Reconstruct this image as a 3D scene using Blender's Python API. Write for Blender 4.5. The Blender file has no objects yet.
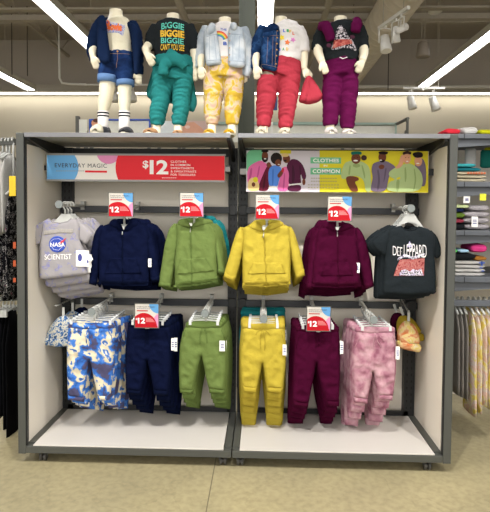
import bpy, bmesh, math, random
import numpy as np
from mathutils import Vector, Matrix, noise
from mathutils.geometry import delaunay_2d_cdt
from mathutils.bvhtree import BVHTree

random.seed(7)
SC = bpy.context.scene
COL = SC.collection
PI = math.pi

# ------------------------------------------------------------------ camera
F, PY = 516.18, 227.23
CAM = Vector((0.16225, -2.92289, 1.50344))
ROT = Matrix(((0.99941792, 0.03310264, 0.00824892),
              (0.00945472, -0.0364366, -0.99929124),
              (-0.03277862, 0.99878756, -0.03672836)))   # rows: right, down, forward


def ray(u, v):
    return ROT.transposed() @ Vector(((u - 245) / F, (v - PY) / F, 1.0))


def at(u, v, Y):
    "the point of the vertical plane y = Y seen at photo position u, v"
    d = ray(u, v)
    return CAM + d * ((Y - CAM.y) / d.y)


def atz(u, v, z):
    d = ray(u, v)
    return CAM + d * ((z - CAM.z) / d.z)


def ppm(Y):
    return F / (Y - CAM.y)                              # photo pixels per metre at depth Y


cam_d = bpy.data.cameras.new('camera')
cam_d.sensor_fit = 'HORIZONTAL'
cam_d.sensor_width = 36
cam_d.lens = F / 490 * 36
cam_d.shift_y = -(256 - PY) / 490
cam_d.clip_end = 100
cam = bpy.data.objects.new('camera', cam_d)
COL.objects.link(cam)
r_, d_, f_ = ROT
cam.matrix_world = Matrix(((r_.x, -d_.x, -f_.x, CAM.x), (r_.y, -d_.y, -f_.y, CAM.y),
                           (r_.z, -d_.z, -f_.z, CAM.z), (0, 0, 0, 1)))
SC.camera = cam

# ------------------------------------------------------------------ materials


def lin(h):
    h = h.lstrip('#')
    c = [int(h[i:i + 2], 16) / 255 for i in (0, 2, 4)]
    return tuple(x / 12.92 if x <= .04045 else ((x + .055) / 1.055) ** 2.4 for x in c) + (1,)


MATS = {}


def base(name):
    m = bpy.data.materials.new(name)
    m.use_nodes = True
    nt = m.node_tree
    return m, nt, nt.nodes['Principled BSDF']


def N(nt, t, **kw):
    n = nt.nodes.new(t)
    for k, v in kw.items():
        if hasattr(n, k) and k not in ('Scale', 'Detail'):
            setattr(n, k, v)
        else:
            n.inputs[k].default_value = v
    return n


def plain(name, hexc, rough=.5, metal=0, var=.04, nscale=18, bump=0, spec=.5):
    if name in MATS:
        return MATS[name]
    m, nt, b = base(name)
    c = lin(hexc)
    tc = N(nt, 'ShaderNodeTexCoord')
    nz = N(nt, 'ShaderNodeTexNoise', Scale=nscale, Detail=3)
    nt.links.new(tc.outputs['Object'], nz.inputs['Vector'])
    mr = N(nt, 'ShaderNodeMapRange')
    mr.inputs['To Min'].default_value = 1 - var * 2
    mr.inputs['To Max'].default_value = 1 + var * 2
    nt.links.new(nz.outputs['Fac'], mr.inputs['Value'])
    mx = N(nt, 'ShaderNodeVectorMath', operation='SCALE')
    mx.inputs[0].default_value = c[:3]
    nt.links.new(mr.outputs['Result'], mx.inputs['Scale'])
    nt.links.new(mx.outputs['Vector'], b.inputs['Base Color'])
    b.inputs['Roughness'].default_value = rough
    b.inputs['Metallic'].default_value = metal
    b.inputs['Specular IOR Level'].default_value = spec
    if bump:
        bp = N(nt, 'ShaderNodeBump', Strength=bump)
        bp.inputs['Distance'].default_value = .004
        nt.links.new(nz.outputs['Fac'], bp.inputs['Height'])
        nt.links.new(bp.outputs['Normal'], b.inputs['Normal'])
    MATS[name] = m
    return m


def fabric(name, hexc, var=.10, big=9, bump=.5, sheen=0):
    if name in MATS:
        return MATS[name]
    m, nt, b = base(name)
    c = lin(hexc)
    tc = N(nt, 'ShaderNodeTexCoord')
    nb = N(nt, 'ShaderNodeTexNoise', Scale=big, Detail=4)
    nf = N(nt, 'ShaderNodeTexNoise', Scale=420, Detail=2)
    for q in (nb, nf):
        nt.links.new(tc.outputs['Object'], q.inputs['Vector'])
    ad = N(nt, 'ShaderNodeMath', operation='ADD')
    nt.links.new(nb.outputs['Fac'], ad.inputs[0])
    nt.links.new(nf.outputs['Fac'], ad.inputs[1])
    mr = N(nt, 'ShaderNodeMapRange')
    mr.inputs['From Min'].default_value = .6
    mr.inputs['From Max'].default_value = 1.4
    mr.inputs['To Min'].default_value = 1 - var
    mr.inputs['To Max'].default_value = 1 + var
    nt.links.new(ad.outputs[0], mr.inputs['Value'])
    mx = N(nt, 'ShaderNodeVectorMath', operation='SCALE')
    mx.inputs[0].default_value = c[:3]
    nt.links.new(mr.outputs['Result'], mx.inputs['Scale'])
    nt.links.new(mx.outputs['Vector'], b.inputs['Base Color'])
    b.inputs['Roughness'].default_value = .92
    b.inputs['Specular IOR Level'].default_value = .03
    b.inputs['Sheen Weight'].default_value = sheen
    n2 = N(nt, 'ShaderNodeTexNoise', Scale=60, Detail=4)
    nt.links.new(tc.outputs['Object'], n2.inputs['Vector'])
    bp = N(nt, 'ShaderNodeBump', Strength=bump)
    bp.inputs['Distance'].default_value = .006
    nt.links.new(n2.outputs['Fac'], bp.inputs['Height'])
    nt.links.new(bp.outputs['Normal'], b.inputs['Normal'])
    MATS[name] = m
    return m


def tiedye(name, stops, scale=14, detail=3, dist=1.2, constant=False):
    if name in MATS:
        return MATS[name]
    m, nt, b = base(name)
    tc = N(nt, 'ShaderNodeTexCoord')
    nz = N(nt, 'ShaderNodeTexNoise', Scale=scale, Detail=detail)
    nz.inputs['Distortion'].default_value = dist
    oi = N(nt, 'ShaderNodeObjectInfo')                      # every garment is dyed differently
    rs = N(nt, 'ShaderNodeMath', operation='MULTIPLY')
    rs.inputs[1].default_value = 7.0
    nt.links.new(oi.outputs['Random'], rs.inputs[0])
    av = N(nt, 'ShaderNodeVectorMath', operation='ADD')
    nt.links.new(tc.outputs['Object'], av.inputs[0])
    nt.links.new(rs.outputs[0], av.inputs[1])
    nt.links.new(av.outputs[0], nz.inputs['Vector'])
    cr = N(nt, 'ShaderNodeValToRGB')
    if constant:
        cr.color_ramp.interpolation = 'CONSTANT'
    e = cr.color_ramp.elements
    while len(e) < len(stops):
        e.new(.5)
    for k, (p, h) in enumerate(stops):
        e[k].position = p
        e[k].color = lin(h)
    nt.links.new(nz.outputs['Fac'], cr.inputs['Fac'])
    nt.links.new(cr.outputs['Color'], b.inputs['Base Color'])
    b.inputs['Roughness'].default_value = .92
    b.inputs['Specular IOR Level'].default_value = .03
    bp = N(nt, 'ShaderNodeBump', Strength=.25)
    bp.inputs['Distance'].default_value = .005
    n2 = N(nt, 'ShaderNodeTexNoise', Scale=70, Detail=3)
    nt.links.new(tc.outputs['Object'], n2.inputs['Vector'])
    nt.links.new(n2.outputs['Fac'], bp.inputs['Height'])
    nt.links.new(bp.outputs['Normal'], b.inputs['Normal'])
    MATS[name] = m
    return m


def lamp_mat(name, hexc, strength):
    m = bpy.data.materials.new(name)
    m.use_nodes = True
    nt = m.node_tree
    nt.nodes.remove(nt.nodes['Principled BSDF'])
    e = N(nt, 'ShaderNodeEmission', Strength=strength)
    e.inputs['Color'].default_value = lin(hexc)
    nt.links.new(e.outputs[0], nt.nodes['Material Output'].inputs[0])
    return m


def concrete(name):
    m, nt, b = base(name)
    tc = N(nt, 'ShaderNodeTexCoord')
    n1 = N(nt, 'ShaderNodeTexNoise', Scale=1.3, Detail=8)
    n1.inputs['Roughness'].default_value = .65
    n2 = N(nt, 'ShaderNodeTexNoise', Scale=30, Detail=8)
    n3 = N(nt, 'ShaderNodeTexVoronoi', feature='DISTANCE_TO_EDGE')
    n3.inputs['Scale'].default_value = 2.1
    wp = N(nt, 'ShaderNodeTexNoise', Scale=3.0, Detail=5)
    for q in (n1, n2, wp):
        nt.links.new(tc.outputs['Object'], q.inputs['Vector'])
    mixv = N(nt, 'ShaderNodeMix', data_type='VECTOR')
    mixv.inputs['Factor'].default_value = .35
    nt.links.new(tc.outputs['Object'], mixv.inputs['A'])
    nt.links.new(wp.outputs['Color'], mixv.inputs['B'])
    nt.links.new(mixv.outputs['Result'], n3.inputs['Vector'])
    cr = N(nt, 'ShaderNodeValToRGB')
    e = cr.color_ramp.elements
    e[0].position, e[0].color = .3, lin('#8d8569')
    e[1].position, e[1].color = .72, lin('#aba07c')
    nt.links.new(n1.outputs['Fac'], cr.inputs['Fac'])
    cr2 = N(nt, 'ShaderNodeValToRGB')
    e = cr2.color_ramp.elements
    e[0].position, e[0].color = .33, (.78, .77, .74, 1)
    e[1].position, e[1].color = .6, (1.03, 1.02, 1, 1)
    nt.links.new(n2.outputs['Fac'], cr2.inputs['Fac'])
    cr3 = N(nt, 'ShaderNodeValToRGB')
    e = cr3.color_ramp.elements
    e[0].position, e[0].color = .0, (.88, .88, .87, 1)
    e[1].position, e[1].color = .012, (1, 1, 1, 1)
    nt.links.new(n3.outputs['Distance'], cr3.inputs['Fac'])
    m1 = N(nt, 'ShaderNodeMix', data_type='RGBA', blend_type='MULTIPLY')
    m1.inputs['Factor'].default_value = .8
    m2 = N(nt, 'ShaderNodeMix', data_type='RGBA', blend_type='MULTIPLY')
    m2.inputs['Factor'].default_value = 1
    nt.links.new(cr.outputs[0], m1.inputs[6])
    nt.links.new(cr2.outputs[0], m1.inputs[7])
    nt.links.new(m1.outputs[2], m2.inputs[6])
    nt.links.new(cr3.outputs[0], m2.inputs[7])
    nt.links.new(m2.outputs[2], b.inputs['Base Color'])
    b.inputs['Roughness'].default_value = .42
    bp = N(nt, 'ShaderNodeBump', Strength=.12)
    nt.links.new(n2.outputs['Fac'], bp.inputs['Height'])
    nt.links.new(bp.outputs['Normal'], b.inputs['Normal'])
    return m


def clear_plastic(name):
    m, nt, b = base(name)
    b.inputs['Base Color'].default_value = (.86, .87, .86, 1)
    b.inputs['Roughness'].default_value = .12
    b.inputs['Transmission Weight'].default_value = .35
    b.inputs['IOR'].default_value = 1.45
    return m


# ------------------------------------------------------------------ object plumbing
ORG = {}


def org(p):
    return ORG.get(p.name, Vector((0, 0, 0))) if p else Vector((0, 0, 0))


def thing(name, label, cat, loc, group=None):
    o = bpy.data.objects.new(name, None)
    o.empty_display_size = .05
    COL.objects.link(o)
    o.location = loc
    o['label'] = label
    o['category'] = cat
    if group:
        o['group'] = group
    ORG[o.name] = Vector(loc)
    return o


def tag(o, label=None, cat=None, group=None, kind=None):
    for k, v in (('label', label), ('category', cat), ('group', group), ('kind', kind)):
        if v:
            o[k] = v
    return o


def obj(name, verts, faces, mats, parent=None, smooth=False, fmat=None, origin=None, label=None):
    """verts are world positions; the object's origin is its root's (or `origin`)"""
    og = org(parent) if parent else Vector(origin or (0, 0, 0))
    me = bpy.data.meshes.new(name)
    me.from_pydata([tuple(Vector(v) - og) for v in verts], [], faces)
    for m in (mats if isinstance(mats, (list, tuple)) else [mats]):
        me.materials.append(m)
    if fmat:
        me.polygons.foreach_set('material_index', fmat)
    if smooth:
        me.polygons.foreach_set('use_smooth', [True] * len(me.polygons))
    me.update()
    o = bpy.data.objects.new(name, me)
    COL.objects.link(o)
    if parent:
        o.parent = parent
    else:
        o.location = og
    ORG[o.name] = og
    if label:
        o['label'] = label
    return o


class MB:
    def __init__(s):
        s.v, s.f, s.m = [], [], []

    def add(s, v, f, mi=0):
        n = len(s.v)
        s.v += [Vector(x) for x in v]
        s.f += [tuple(i + n for i in q) for q in f]
        s.m += [mi] * len(f)
        return s

    def box(s, x0, x1, y0, y1, z0, z1, mi=0, bev=0):
        bm = bmesh.new()
        bmesh.ops.create_cube(bm, size=1)
        for q in bm.verts:
            q.co = Vector(((x0 + x1) / 2 + q.co.x * (x1 - x0), (y0 + y1) / 2 + q.co.y * (y1 - y0), (z0 + z1) / 2 + q.co.z * (z1 - z0)))
        if bev:
            bmesh.ops.bevel(bm, geom=bm.edges[:], offset=bev, segments=2, affect='EDGES', profile=.5)
        return s.bm(bm, mi)

    def bm(s, bm, mi=0):
        bm.verts.index_update()
        s.add([q.co.copy() for q in bm.verts], [[q.index for q in f.verts] for f in bm.faces], mi)
        bm.free()
        return s

    def tube(s, pts, r, seg=10, mi=0, cap=True, closed=False):
        pts = [Vector(p) for p in pts]
        n = len(pts)
        rr = r if isinstance(r, (list, tuple)) else [r] * n
        V, Fc = [], []
        prev = None
        for i, p in enumerate(pts):
            if closed:
                t = pts[(i + 1) % n] - pts[i - 1]
            else:
                t = pts[min(i + 1, n - 1)] - pts[max(i - 1, 0)]
            t.normalize()
            a = prev - t * prev.dot(t) if prev else (Vector((0, 0, 1)).cross(t) if abs(t.z) < .9 else Vector((1, 0, 0)).cross(t))
            if a.length < 1e-6:
                a = t.orthogonal()
            a.normalize()
            prev = a
            b = t.cross(a)
            for k in range(seg):
                th = 2 * PI * k / seg
                V.append(p + (a * math.cos(th) + b * math.sin(th)) * rr[i])
        m = n if closed else n - 1
        for i in range(m):
            for k in range(seg):
                j = (i + 1) % n
                Fc.append((i * seg + k, i * seg + (k + 1) % seg, j * seg + (k + 1) % seg, j * seg + k))
        if cap and not closed:
            Fc.append(tuple(range(seg - 1, -1, -1)))
            Fc.append(tuple((n - 1) * seg + k for k in range(seg)))
        return s.add(V, Fc, mi)

    def disc(s, c, r, th, axis='y', seg=24, mi=0):
        c = Vector(c)
        d = {'x': Vector((1, 0, 0)), 'y': Vector((0, 1, 0)), 'z': Vector((0, 0, 1))}[axis] * (th / 2)
        return s.tube([c - d, c - d * .6, c + d * .6, c + d], [r * .92, r, r, r * .92], seg, mi)

    def build(s, name, mats, parent=None, smooth=False, label=None, origin=None):
        return obj(name, s.v, s.f, mats, parent, smooth, s.m, origin, label)


def autosmooth(o, ang=40):
    me = o.data
    me.polygons.foreach_set('use_smooth', [True] * len(me.polygons))
    bm = bmesh.new()
    bm.from_mesh(me)
    for e in bm.edges:
        if len(e.link_faces) == 2 and e.calc_face_angle(0) > math.radians(ang):
            e.smooth = False
    bm.to_mesh(me)
    bm.free()
    return o


def copy_tree(o, parent=None):
    c = o.copy()
    COL.objects.link(c)
    if parent:
        c.parent = parent
    ORG[c.name] = org(o)
    for ch in list(o.children):
        copy_tree(ch, c)
    return c


# ------------------------------------------------------------------ cloth: filled outlines with thickness and folds
def chaikin(p, it=1, cap=None):
    for _ in range(it):
        q = []
        for i in range(len(p)):
            a, b = p[i], p[(i + 1) % len(p)]
            L = math.hypot(b[0] - a[0], b[1] - a[1]) or 1
            f = min(.22, cap / L) if cap else .22
            q += [(a[0] * (1 - f) + b[0] * f, a[1] * (1 - f) + b[1] * f), (a[0] * f + b[0] * (1 - f), a[1] * f + b[1] * (1 - f))]
        p = q
    return p


def resample(p, res):
    q = []
    for i in range(len(p)):
        a, b = p[i], p[(i + 1) % len(p)]
        L = math.hypot(b[0] - a[0], b[1] - a[1])
        n = max(1, int(round(L / res)))
        for k in range(n):
            q.append((a[0] + (b[0] - a[0]) * k / n, a[1] + (b[1] - a[1]) * k / n))
    return q


def seg_dist(P, poly):
    P = np.asarray(P)[:, None, :]
    A = np.asarray(poly)[None]
    B = np.roll(np.asarray(poly), -1, 0)[None]
    d = B - A
    t = np.clip(((P - A) * d).sum(-1) / np.maximum((d * d).sum(-1), 1e-12), 0, 1)
    return np.sqrt((((A + d * t[..., None]) - P) ** 2).sum(-1)).min(1)


def fill(poly, res):
    "triangulate a polygon (x, z) with inner grid points"
    poly = resample(poly, res)
    P = np.array(poly)
    x0, z0 = P.min(0)
    x1, z1 = P.max(0)
    g = []
    row = 0
    z = z0 + res * .6
    while z < z1:
        x = x0 + (res * .5 if row % 2 else 0)
        while x < x1:
            g.append((x, z))
            x += res
        z += res * .87
        row += 1
    if g:
        G = np.array(g)
        A, B = P, np.roll(P, -1, 0)
        c = np.zeros(len(G), bool)
        for a, b in zip(A, B):
            if a[1] != b[1]:
                hit = ((a[1] > G[:, 1]) != (b[1] > G[:, 1])) & (G[:, 0] < (b[0] - a[0]) * (G[:, 1] - a[1]) / (b[1] - a[1]) + a[0])
                c ^= hit
        G = G[c]
        if len(G):
            G = G[seg_dist(G, P) > res * .45]
        g = [tuple(q) for q in G]
    allp = [Vector(q) for q in poly] + [Vector(q) for q in g]
    n = len(poly)
    vs, _, fs, *_ = delaunay_2d_cdt(allp, [(i, (i + 1) % n) for i in range(n)], [], 1, 1e-6)
    return np.array([tuple(q) for q in vs]), [tuple(f) for f in fs], poly


def crease(x, z, fx, fz, seed):
    a = noise.noise((x * fx + seed, z * fz, seed * 1.7))
    b = noise.noise((x * fx * 2.1 + seed, z * fz * 2.1, seed + 9))
    return (1 - abs(a) * 2) * .7 + (1 - abs(b) * 2) * .3


TARGET = {}


def puff(name, px, Y, mat, parent, t=.018, r=.022, res=.011, fold=.004, fx=22, fz=9, seed=None,
         smooth=1, bend=0, back=None, world=False, label=None, taper=None):
    "a soft piece of cloth: outline in photo positions at depth Y, front bulged by t, with creases"
    pts = [tuple(p) for p in px] if world else [(at(u, v, Y).x, at(u, v, Y).z) for u, v in px]
    if smooth:
        pts = chaikin(pts, smooth, .011)
    V, Fc, poly = fill(pts, res)
    d = seg_dist(V, poly)
    seed = random.random() * 90 if seed is None else seed
    xc = (V[:, 0].min() + V[:, 0].max()) / 2
    k = np.clip(d / r, 0, 1)
    prof = np.sqrt(np.clip(1 - (1 - k) ** 2, 0, 1))
    fr, bk = [], []
    tb = t * .7 if back is None else back
    for (x, z), p, kk in zip(V, prof, k):
        f = fold * crease(x, z, fx, fz, seed) * (.25 + .75 * kk)
        b = bend * (x - xc) ** 2
        if taper:
            b += taper(x, z)
        fr.append((x, Y - t * p - f + b, z))
        bk.append((x, Y + tb * p - f * .6 + b + .0008, z))
    n = len(V)
    # boundary edges
    cnt = {}
    for f in Fc:
        for i in range(len(f)):
            e = (f[i], f[(i + 1) % len(f)])
            cnt[e] = cnt.get(e, 0) + 1
    faces = []
    for f in Fc:
        a, b, c = (Vector((V[i][0], V[i][1])) for i in f[:3])
        ccw = (b - a).cross(c - a) > 0
        g = f if ccw else f[::-1]
        faces.append(tuple(g))
        faces.append(tuple(i + n for i in reversed(g)))
        for i in range(len(g)):
            e = (g[i], g[(i + 1) % len(g)])
            if cnt.get(e, 0) + cnt.get((e[1], e[0]), 0) == 1:
                faces.append((e[1], e[0], e[0] + n, e[1] + n))
    o = obj(name, fr + bk, faces, mat, parent, True, label=label)
    TARGET[o.name] = BVHTree.FromPolygons([Vector(q) for q in fr + bk], faces)
    return o


def register(o):
    og = org(o)
    TARGET[o.name] = BVHTree.FromPolygons([q.co + og for q in o.data.vertices], [tuple(p.vertices) for p in o.data.polygons])
    return o


def front(o, x, z, default):
    for t in (o if isinstance(o, (list, tuple)) else [o]):
        h = TARGET[t.name].ray_cast(Vector((x, -3, z)), Vector((0, 1, 0)))
        if h[0] is not None:
            return h[0].y
    return default


def patch(name, px, Y, mat, parent, on, lift=.002, res=.008, smooth=0, label=None, world=False, th=.0015):
    "a thin layer lying on the front of another piece (pocket, band, print)"
    pts = [tuple(p) for p in px] if world else [(at(u, v, Y).x, at(u, v, Y).z) for u, v in px]
    if smooth:
        pts = chaikin(pts, smooth)
    V, Fc, poly = fill(pts, res)
    ys = [front(on, x, z, None) for x, z in V]
    good = [y for y in ys if y is not None]
    dflt = sum(good) / len(good) if good else Y
    ys = [dflt if y is None else y for y in ys]
    fr = [(x, y - lift, z) for (x, z), y in zip(V, ys)]
    bk = [(x, y - lift + th, z) for (x, z), y in zip(V, ys)]
    n = len(V)
    cnt = {}
    for f in Fc:
        for i in range(len(f)):
            e = (f[i], f[(i + 1) % len(f)])
            cnt[e] = cnt.get(e, 0) + 1
    faces = []
    for f in Fc:
        a, b, c = (Vector((V[i][0], V[i][1])) for i in f[:3])
        g = f if (b - a).cross(c - a) > 0 else f[::-1]
        faces.append(tuple(g))
        faces.append(tuple(i + n for i in reversed(g)))
        for i in range(len(g)):
            e = (g[i], g[(i + 1) % len(g)])
            if cnt.get(e, 0) + cnt.get((e[1], e[0]), 0) == 1:
                faces.append((e[1], e[0], e[0] + n, e[1] + n))
    return obj(name, fr + bk, faces, mat, parent, True, label=label)


def strip(name, px, w, Y, mat, parent, on, lift=.003, label=None):
    "a narrow ribbon or cord following a photo path on the front of a piece"
    pts = []
    for (u, v), (u2, v2) in zip(px[:-1], px[1:]):
        n = max(1, int(math.hypot(u2 - u, v2 - v) / 1.5))
        pts += [(u + (u2 - u) * k / n, v + (v2 - v) * k / n) for k in range(n)]
    pts.append(px[-1])
    P = []
    last = Y
    for u, v in pts:
        q = at(u, v, Y)
        y = front(on, q.x, q.z, last)
        last = y
        P.append((q.x, y - lift, q.z))
    return MB().tube(P, w, 6).build(name, mat, parent, True, label)


def text_mesh(s, bold=0, spacing=1.0):
    cu = bpy.data.curves.new('lettering', 'FONT')
    cu.body = s
    cu.align_x = 'LEFT'
    cu.offset = bold
    cu.space_character = spacing
    cu.resolution_u = 4
    o = bpy.data.objects.new('lettering', cu)
    COL.objects.link(o)
    dg = bpy.context.evaluated_depsgraph_get()
    me = bpy.data.meshes.new_from_object(o.evaluated_get(dg))
    V = np.array([tuple(q.co) for q in me.vertices])
    Fc = [tuple(p.vertices) for p in me.polygons]
    bpy.data.objects.remove(o)
    bpy.data.curves.remove(cu)
    bpy.data.meshes.remove(me)
    return V, Fc


def letter(name, s, box, Y, mat, parent, on=None, lift=.0012, bold=0, slope=0, spacing=1.0, warp=None, label=None):
    "lettering that fills the photo box (u0, v0, u1, v1); slope = drop in pixels from left to right"
    V, Fc = text_mesh(s, bold, spacing)
    lo, hi = V.min(0), V.max(0)
    u0, v0, u1, v1 = box
    out = []
    for p in V:
        a = (p[0] - lo[0]) / (hi[0] - lo[0])
        b = (p[1] - lo[1]) / (hi[1] - lo[1])
        u = u0 + (u1 - u0) * a
        v = v1 + (v0 - v1) * b + slope * a
        if warp:
            v += warp(a, b)
        q = at(u, v, Y)
        y = front(on, q.x, q.z, Y) - lift if on else Y - lift
        out.append((q.x, y, q.z))
    return obj(name, out, Fc, mat, parent, label=label)


def flat_poly(mb, px, Y, mi=0):
    "add a flat filled polygon (a printed area) to a builder"
    P = [at(u, v, Y) for u, v in px]
    a = sum(P[i].x * P[(i + 1) % len(P)].z - P[(i + 1) % len(P)].x * P[i].z for i in range(len(P)))
    if a < 0:
        P = P[::-1]
    vs, _, fs, *_ = delaunay_2d_cdt([Vector((p.x, p.z)) for p in P], [(i, (i + 1) % len(P)) for i in range(len(P))], [], 1, 1e-7)
    F2 = []
    for f in fs:
        p0, p1, p2 = (vs[i] for i in f[:3])
        F2.append(tuple(f) if (p1 - p0).cross(p2 - p0) > 0 else tuple(reversed(f)))
    mb.add([(q[0], Y, q[1]) for q in vs], F2, mi)


def ell(cx, cy, rx, ry, a0=0, a1=360, n=28, tilt=0):
    o = []
    full = a1 - a0 >= 360
    for k in range(n if full else n + 1):
        t = math.radians(a0 + (a1 - a0) * k / n)
        x, y = rx * math.cos(t), ry * math.sin(t)
        c, s = math.cos(math.radians(tilt)), math.sin(math.radians(tilt))
        o.append((cx + x * c - y * s, cy + x * s + y * c))
    return o


def clip(px, u0, v0, u1, v1):
    "clip a photo polygon to a rectangle"
    def cut(P, inside, inter):
        o = []
        for i in range(len(P)):
            a, b = P[i - 1], P[i]
            if inside(b):
                if not inside(a):
                    o.append(inter(a, b))
                o.append(b)
            elif inside(a):
                o.append(inter(a, b))
        return o
    def lx(c):
        return lambda a, b: (c, a[1] + (b[1] - a[1]) * (c - a[0]) / (b[0] - a[0]))
    def ly(c):
        return lambda a, b: (a[0] + (b[0] - a[0]) * (c - a[1]) / (b[1] - a[1]), c)
    P = cut(px, lambda p: p[0] >= u0, lx(u0))
    P = cut(P, lambda p: p[0] <= u1, lx(u1))
    P = cut(P, lambda p: p[1] >= v0, ly(v0))
    P = cut(P, lambda p: p[1] <= v1, ly(v1))
    return P


# ------------------------------------------------------------------ lofted bodies and worn clothes
def loft(rings, Y, seg=18, dr=.7):
    "rings: (u, v, half width px[, dy, depth ratio]) -> closed elliptical tube"
    C, R, D = [], [], []
    for q in rings:
        u, v, hw = q[:3]
        dy = q[3] if len(q) > 3 else 0
        p = at(u, v, Y)
        p.y += dy
        C.append(p)
        R.append(hw / ppm(Y))
        D.append(q[4] if len(q) > 4 else (dr if dr else (.64 if hw > 12 else 1.0)))
    V, Fc = [], []
    n = len(C)
    for i in range(n):
        t = (C[min(i + 1, n - 1)] - C[max(i - 1, 0)]).normalized()
        a = Vector((0, 1, 0)).cross(t)
        if a.length < .2:
            a = Vector((1, 0, 0))
        a.normalize()
        b = t.cross(a).normalized()
        for k in range(seg):
            th = 2 * PI * k / seg
            V.append(C[i] + a * math.cos(th) * R[i] + b * math.sin(th) * R[i] * D[i])
    for i in range(n - 1):
        for k in range(seg):
            Fc.append((i * seg + k, i * seg + (k + 1) % seg, (i + 1) * seg + (k + 1) % seg, (i + 1) * seg + k))
    Fc.append(tuple(range(seg - 1, -1, -1)))
    Fc.append(tuple((n - 1) * seg + k for k in range(seg)))
    return V, Fc


def tubew(P, r, seg=8):
    m = MB()
    m.tube(P, r, seg)
    return m.v, m.f


def fuse(name, parts, mat, parent, voxel=.006, smooth=2, fold=0, fx=20, fz=30, seed=1.0, label=None):
    "join overlapping closed shapes into one continuous surface"
    V, Fc = [], []
    for v, f in parts:
        n = len(V)
        V += [tuple(x) for x in v]
        Fc += [tuple(i + n for i in q) for q in f]
    me = bpy.data.meshes.new('shape')
    me.from_pydata(V, [], Fc)
    bm = bmesh.new()
    bm.from_mesh(me)
    i = 0
    bmesh.ops.recalc_face_normals(bm, faces=bm.faces[:])
    bm.to_mesh(me)
    bm.free()
    o = bpy.data.objects.new('shape', me)
    COL.objects.link(o)
    md = o.modifiers.new('r', 'REMESH')
    md.mode = 'VOXEL'
    md.voxel_size = voxel
    if smooth:
        ms = o.modifiers.new('s', 'SMOOTH')
        ms.iterations = smooth
        ms.factor = .5
    dg = bpy.context.evaluated_depsgraph_get()
    m2 = bpy.data.meshes.new_from_object(o.evaluated_get(dg))
    W = []
    for q in m2.vertices:
        p = q.co.copy()
        if fold:
            p += q.normal * fold * crease(p.x, p.z + p.y * .5, fx, fz, seed)
        W.append(p)
    F2 = [tuple(p.vertices) for p in m2.polygons]
    bpy.data.objects.remove(o)
    bpy.data.meshes.remove(me)
    bpy.data.meshes.remove(m2)
    ob = obj(name, W, F2, mat, parent, True, label=label)
    TARGET[ob.name] = BVHTree.FromPolygons(W, F2)
    return ob

# ================================================================== the store
M_FLOOR = concrete('polished_concrete')
M_WALL = plain('wall_paint', '#bdb5a2', .85, var=.015, nscale=3)
M_WALLD = plain('upper_wall_paint', '#b3aa9d', .9, var=.02, nscale=3)
M_CEIL = plain('ceiling_paint', '#aba398', .9, var=.03)
M_STEEL = plain('beam_steel', '#b0a899', .7, var=.05)
M_DKROD = plain('rod_dark', '#4a443b', .7)
M_COLUMN = plain('column_paint', '#51564b', .6, var=.04)
M_WHITE = plain('white_enamel', '#e9e7e0', .45, var=.02)
M_LAMPBODY = plain('lamp_grey', '#cfcbc0', .5, var=.02)
M_TUBE = lamp_mat('fluorescent_glow', '#fdfcff', 13)
M_COVE = lamp_mat('cove_glow', '#fffaf0', 9)

HX, HY0, HY1, HZ = 11.0, -9.0, 9.0, 5.35


def struct(name, mb, mats, **k):
    o = mb.build(name, mats, None, **k)
    o['kind'] = 'structure'
    return o


struct('floor', MB().box(-HX, HX, HY0, HY1, -.1, 0), M_FLOOR)
p_ = atz(212, 480, 0)
struct('trim_15', MB().box(p_.x - .003, p_.x + .003, HY0, HY1, -.012, .0006), plain('floor_joint', '#6f6852', .8))
struct('ceiling', MB().box(-HX, HX, HY0, HY1, HZ, HZ + .1), M_CEIL)
struct('wall_left', MB().box(-HX - .1, -HX, HY0, HY1, 0, HZ), M_WALL)
struct('wall_right', MB().box(HX, HX + .1, HY0, HY1, 0, HZ), M_WALL)
mb = MB().box(-HX, HX, HY0 - .1, HY0, 0, .35)
mb.box(-HX, HX, HY0 - .1, HY0, HZ - .35, HZ)
for k in range(9):                                         # invented open front behind the photographer, lets soft world light in
    x = -HX + k * HX / 4
    mb.box(x - .05, x + .05, HY0 - .1, HY0, .35, HZ - .35)
struct('wall_behind', mb, M_WALL)
ZC = at(245, 96, HY1).z                                    # height of the light cove on the far wall
mb = MB()
mb.box(-HX, HX, HY1, HY1 + .1, 0, ZC + .02, 0)
mb.box(-HX, HX, HY1, HY1 + .1, ZC + .02, HZ, 1)
struct('wall_back', mb, [M_WALL, M_WALLD])
# cornice above the cove and roof beams
z1 = at(100, 92, 8.7).z
z2 = at(100, 84, 8.7).z
struct('trim_1', MB().box(-HX, HX, 8.72, HY1, z1, z2), M_STEEL)
struct('trim_2', MB().box(-HX, HX, 8.55, 8.62, z1 - .02, z1 + .05), M_STEEL)
for k, (v0, v1, Y) in enumerate([(15, 20.5, 6.2), (8, 10, 5.0), (22, 24, 7.4)]):
    za, zb = at(245, v1, Y).z, at(245, v0, Y).z
    struct('trim_%d' % (3 + k), MB().box(-HX, HX, Y - .06, Y + .06, za, min(zb, HZ)), M_STEEL)
for k, (u, v, Y) in enumerate([(196, 45, 6.0), (320, 30, 6.0), (60, 3, 6.0)]):
    p = at(u, v, Y)
    struct('trim_%d' % (6 + k), MB().tube([(p.x, 1.5, p.z), (p.x, 8.9, p.z)], .05, 10), M_STEEL, smooth=True)
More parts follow.
